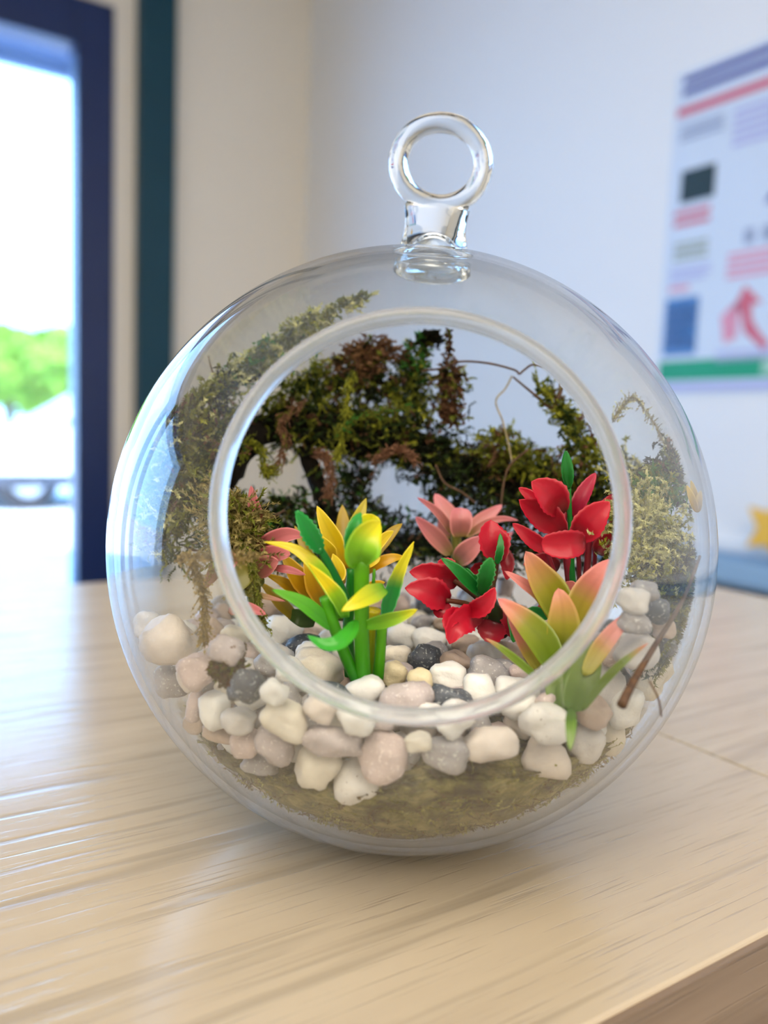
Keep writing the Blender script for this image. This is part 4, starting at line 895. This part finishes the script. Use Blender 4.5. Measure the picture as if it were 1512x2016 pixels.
for pts, w_, c, s in [
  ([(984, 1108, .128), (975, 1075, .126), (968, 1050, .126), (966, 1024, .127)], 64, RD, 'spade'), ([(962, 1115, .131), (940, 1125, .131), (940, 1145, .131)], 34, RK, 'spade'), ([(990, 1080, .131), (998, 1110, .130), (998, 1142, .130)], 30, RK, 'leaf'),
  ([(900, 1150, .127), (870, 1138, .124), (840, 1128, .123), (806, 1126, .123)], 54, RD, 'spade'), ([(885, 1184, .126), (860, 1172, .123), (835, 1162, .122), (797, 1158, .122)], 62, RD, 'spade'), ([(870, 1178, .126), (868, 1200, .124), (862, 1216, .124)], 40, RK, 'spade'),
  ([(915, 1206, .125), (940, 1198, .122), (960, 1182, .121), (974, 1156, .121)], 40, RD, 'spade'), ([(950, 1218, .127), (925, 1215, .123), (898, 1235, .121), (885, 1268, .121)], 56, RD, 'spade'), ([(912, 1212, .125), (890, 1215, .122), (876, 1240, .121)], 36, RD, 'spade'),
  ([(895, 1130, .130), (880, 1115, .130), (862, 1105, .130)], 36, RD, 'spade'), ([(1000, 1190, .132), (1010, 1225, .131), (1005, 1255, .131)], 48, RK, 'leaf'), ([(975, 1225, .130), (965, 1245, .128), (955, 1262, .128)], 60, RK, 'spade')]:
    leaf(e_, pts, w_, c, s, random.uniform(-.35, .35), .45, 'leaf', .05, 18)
leaf(e_, [(948, 1168, .124), (955, 1140, .122), (962, 1115, .121), (966, 1098, .121)], 34, GB, 'bud', 0, .5, 'bud', .10, 18, .001)
leaf(e_, [(948, 1172, .125), (920, 1142, .123), (895, 1118, .122), (868, 1098, .122)], 26, GB, 'leaf', .2, .4)
leaf(e_, [(978, 1110, .124), (985, 1080, .123), (985, 1050, .124)], 16, GB, 'leaf', 0, .4, serr=.08)
leaf(e_, [(945, 1150, .127), (925, 1140, .127), (918, 1118, .127)], 30, GB, 'leaf', 0, .4)
leaf(e_, [(1008, 1205, .130), (1016, 1235, .129), (1010, 1265, .129)], 30, GB, 'leaf', 0, .4)

# F: red plant at right
f_ = plant('artificial_succulent', 'upright red plastic plant with a green spear at the right of the opening', 1135, 1210, .132)
for pts, w0 in [([(1135, 1215, .132), (1125, 1150, .130), (1118, 1090, .128)], 15), ([(1142, 1212, .133), (1155, 1130, .131), (1160, 1060, .129)], 15), ([(1130, 1215, .134), (1118, 1120, .131), (1108, 1010, .128)], 16), ([(1128, 1215, .134), (1100, 1150, .132), (1075, 1080, .131)], 10), ([(1150, 1210, .135), (1168, 1140, .134), (1172, 1060, .133)], 10), ([(1140, 1210, .134), (1140, 1120, .132), (1135, 1010, .132)], 10)]:
    pstem(f_, pts, w0, w0*.9, grad((0, (110, 90, 50)), (.5, (140, 45, 55)), (1, (170, 40, 60))))
pstem(f_, [(1130, 1190, .130), (1124, 1080, .128), (1120, 955, .127)], 14, 8, GB, 'bud_stem')
leaf(f_, [(1120, 960, .127), (1117, 925, .126), (1114, 888, .126)], 24, GB, 'bud', 0, .5, 'bud', .04, 16, .001)
for pts, w_, c, s in [
  ([(1108, 1012, .127), (1092, 985, .123), (1072, 965, .122), (1046, 948, .122)], 68, RD, 'spade'), ([(1110, 1052, .128), (1085, 1025, .126), (1055, 1005, .125), (1022, 984, .124)], 60, RD, 'spade'), ([(1062, 1000, .130), (1045, 978, .130), (1021, 960, .130)], 26, RD, 'leaf'),
  ([(1152, 1068, .121), (1130, 1070, .119), (1100, 1072, .119), (1066, 1070, .120)], 56, RD, 'oval'), ([(1075, 1082, .127), (1045, 1060, .126), (1009, 1030, .126)], 32, RD, 'leaf'), ([(1130, 1062, .126), (1152, 1040, .123), (1175, 1012, .122), (1200, 988, .122)], 62, RD, 'spade'),
  ([(1130, 1018, .129), (1142, 985, .128), (1158, 955, .128), (1173, 931, .128)], 32, grad((0, (150, 15, 50)), (1, (205, 40, 80))), 'leaf'), ([(1180, 1010, .130), (1198, 990, .130), (1213, 970, .130)], 24, RD, 'leaf'), ([(1175, 1090, .128), (1190, 1070, .128), (1213, 1050, .128)], 38, RK, 'leaf'),
  ([(1132, 1020, .132), (1140, 1002, .132), (1160, 1000, .132)], 28, RD, 'spade'), ([(1100, 1120, .133), (1070, 1105, .133), (1030, 1112, .133)], 36, RK, 'leaf'), ([(1200, 1060, .134), (1215, 1030, .134), (1225, 1010, .134)], 30, RK, 'leaf'),
  ([(1110, 1160, .134), (1085, 1190, .132), (1050, 1210, .131)], 40, RK, 'leaf'), ([(1080, 1215, .13), (1050, 1205, .129), (1030, 1215, .129)], 24, GB, 'leaf')]:
    leaf(f_, pts, w_, c, s, random.uniform(-.3, .3), .4, 'leaf', .035, 18)
leaf(f_, [(1085, 975, .130), (1078, 958, .130), (1073, 940, .130)], 16, GB, 'leaf', 0, .4, serr=.15)

# G: pink tipped green plant in front right
g_ = plant('artificial_succulent', 'green plastic plant with pink leaf tips crossing the lower right rim', 1112, 1400, .112)
gp = grad((0, (95, 130, 20)), (.45, (155, 150, 35)), (.75, (205, 150, 90)), (1, (235, 150, 140))); gp2 = grad((0, (150, 155, 30)), (.3, (180, 160, 60)), (.55, (225, 140, 125)), (1, (238, 150, 150))); gg = grad((0, (90, 125, 25)), (.7, (120, 145, 35)), (1, (225, 130, 115)))
pstem(g_, [(1118, 1440, .107), (1108, 1370, .110), (1102, 1300, .113)], 26, 40, grad((0, (80, 120, 30)), (1, (110, 140, 30))))
for pts, w_, c, s, tw in [
  ([(1112, 1225, .119), (1092, 1175, .118), (1062, 1130, .118), (1035, 1085, .118)], 66, gp, 'leaf', 0), ([(1090, 1225, .121), (1065, 1175, .120), (1030, 1148, .120), (993, 1124, .120)], 26, gp2, 'leaf', .2),
  ([(1108, 1300, .114), (1110, 1250, .112), (1108, 1200, .112), (1099, 1158, .113)], 66, gp, 'leaf', 0), ([(1122, 1240, .118), (1150, 1180, .117), (1180, 1135, .116), (1208, 1102, .117)], 62, gp2, 'leaf', 0), ([(1128, 1190, .122), (1125, 1165, .122), (1115, 1145, .122)], 34, grad((0, (220, 130, 120)), (1, (225, 135, 130))), 'oval', 0),
  ([(1095, 1320, .113), (1070, 1265, .112), (1030, 1220, .112), (980, 1178, .113)], 60, grad((0, (95, 135, 25)), (.6, (140, 150, 40)), (.8, (215, 140, 110)), (1, (235, 130, 130))), 'leaf', .2), ([(1060, 1318, .114), (1030, 1260, .114), (1000, 1210, .114)], 30, gp2, 'leaf', 0),
  ([(1075, 1350, .110), (1030, 1310, .110), (990, 1278, .110), (955, 1256, .111)], 16, gg, 'leaf', 0), ([(1150, 1330, .107), (1180, 1280, .108), (1215, 1235, .108), (1256, 1194, .110)], 36, gp2, 'leaf', 0),
  ([(1145, 1400, .103), (1185, 1345, .103), (1230, 1300, .103), (1276, 1266, .104)], 18, gg, 'leaf', .2), ([(1125, 1400, .107), (1142, 1350, .107), (1160, 1300, .108), (1165, 1260, .110)], 62, grad((0, (80, 120, 25)), (1, (120, 140, 45))), 'leaf', 0),
  ([(1115, 1400, .109), (1095, 1360, .110), (1075, 1335, .111)], 44, grad((0, (85, 125, 25)), (1, (110, 140, 30))), 'leaf', 0), ([(1120, 1350, .112), (1130, 1280, .114), (1145, 1235, .115)], 50, grad((0, (110, 140, 30)), (1, (190, 165, 70))), 'leaf', 0),
  ([(1125, 1395, .102), (1124, 1435, .099), (1122, 1478, .0975)], 22, grad((0, (90, 130, 40)), (1, (120, 150, 70))), 'leaf', 0)]:
    leaf(g_, pts, w_, c, s, tw, .35)
# H: small yellow flower on the inner right wall
h_ = plant('artificial_flower', 'small yellow plastic flower tuft against the right wall of the globe', 1372, 1010, .127); h_['category'] = 'artificial flower'
for k, pts in enumerate([[(1372, 1008, .127), (1362, 980, .126), (1352, 955, .126)], [(1374, 1008, .127), (1376, 985, .126), (1380, 965, .126)], [(1370, 1005, .127), (1368, 975, .127), (1360, 945, .127)]]):
    leaf(h_, pts, 14, grad((0, (180, 140, 20)), (1, (235, 205, 30))), 'leaf', 0, .4)
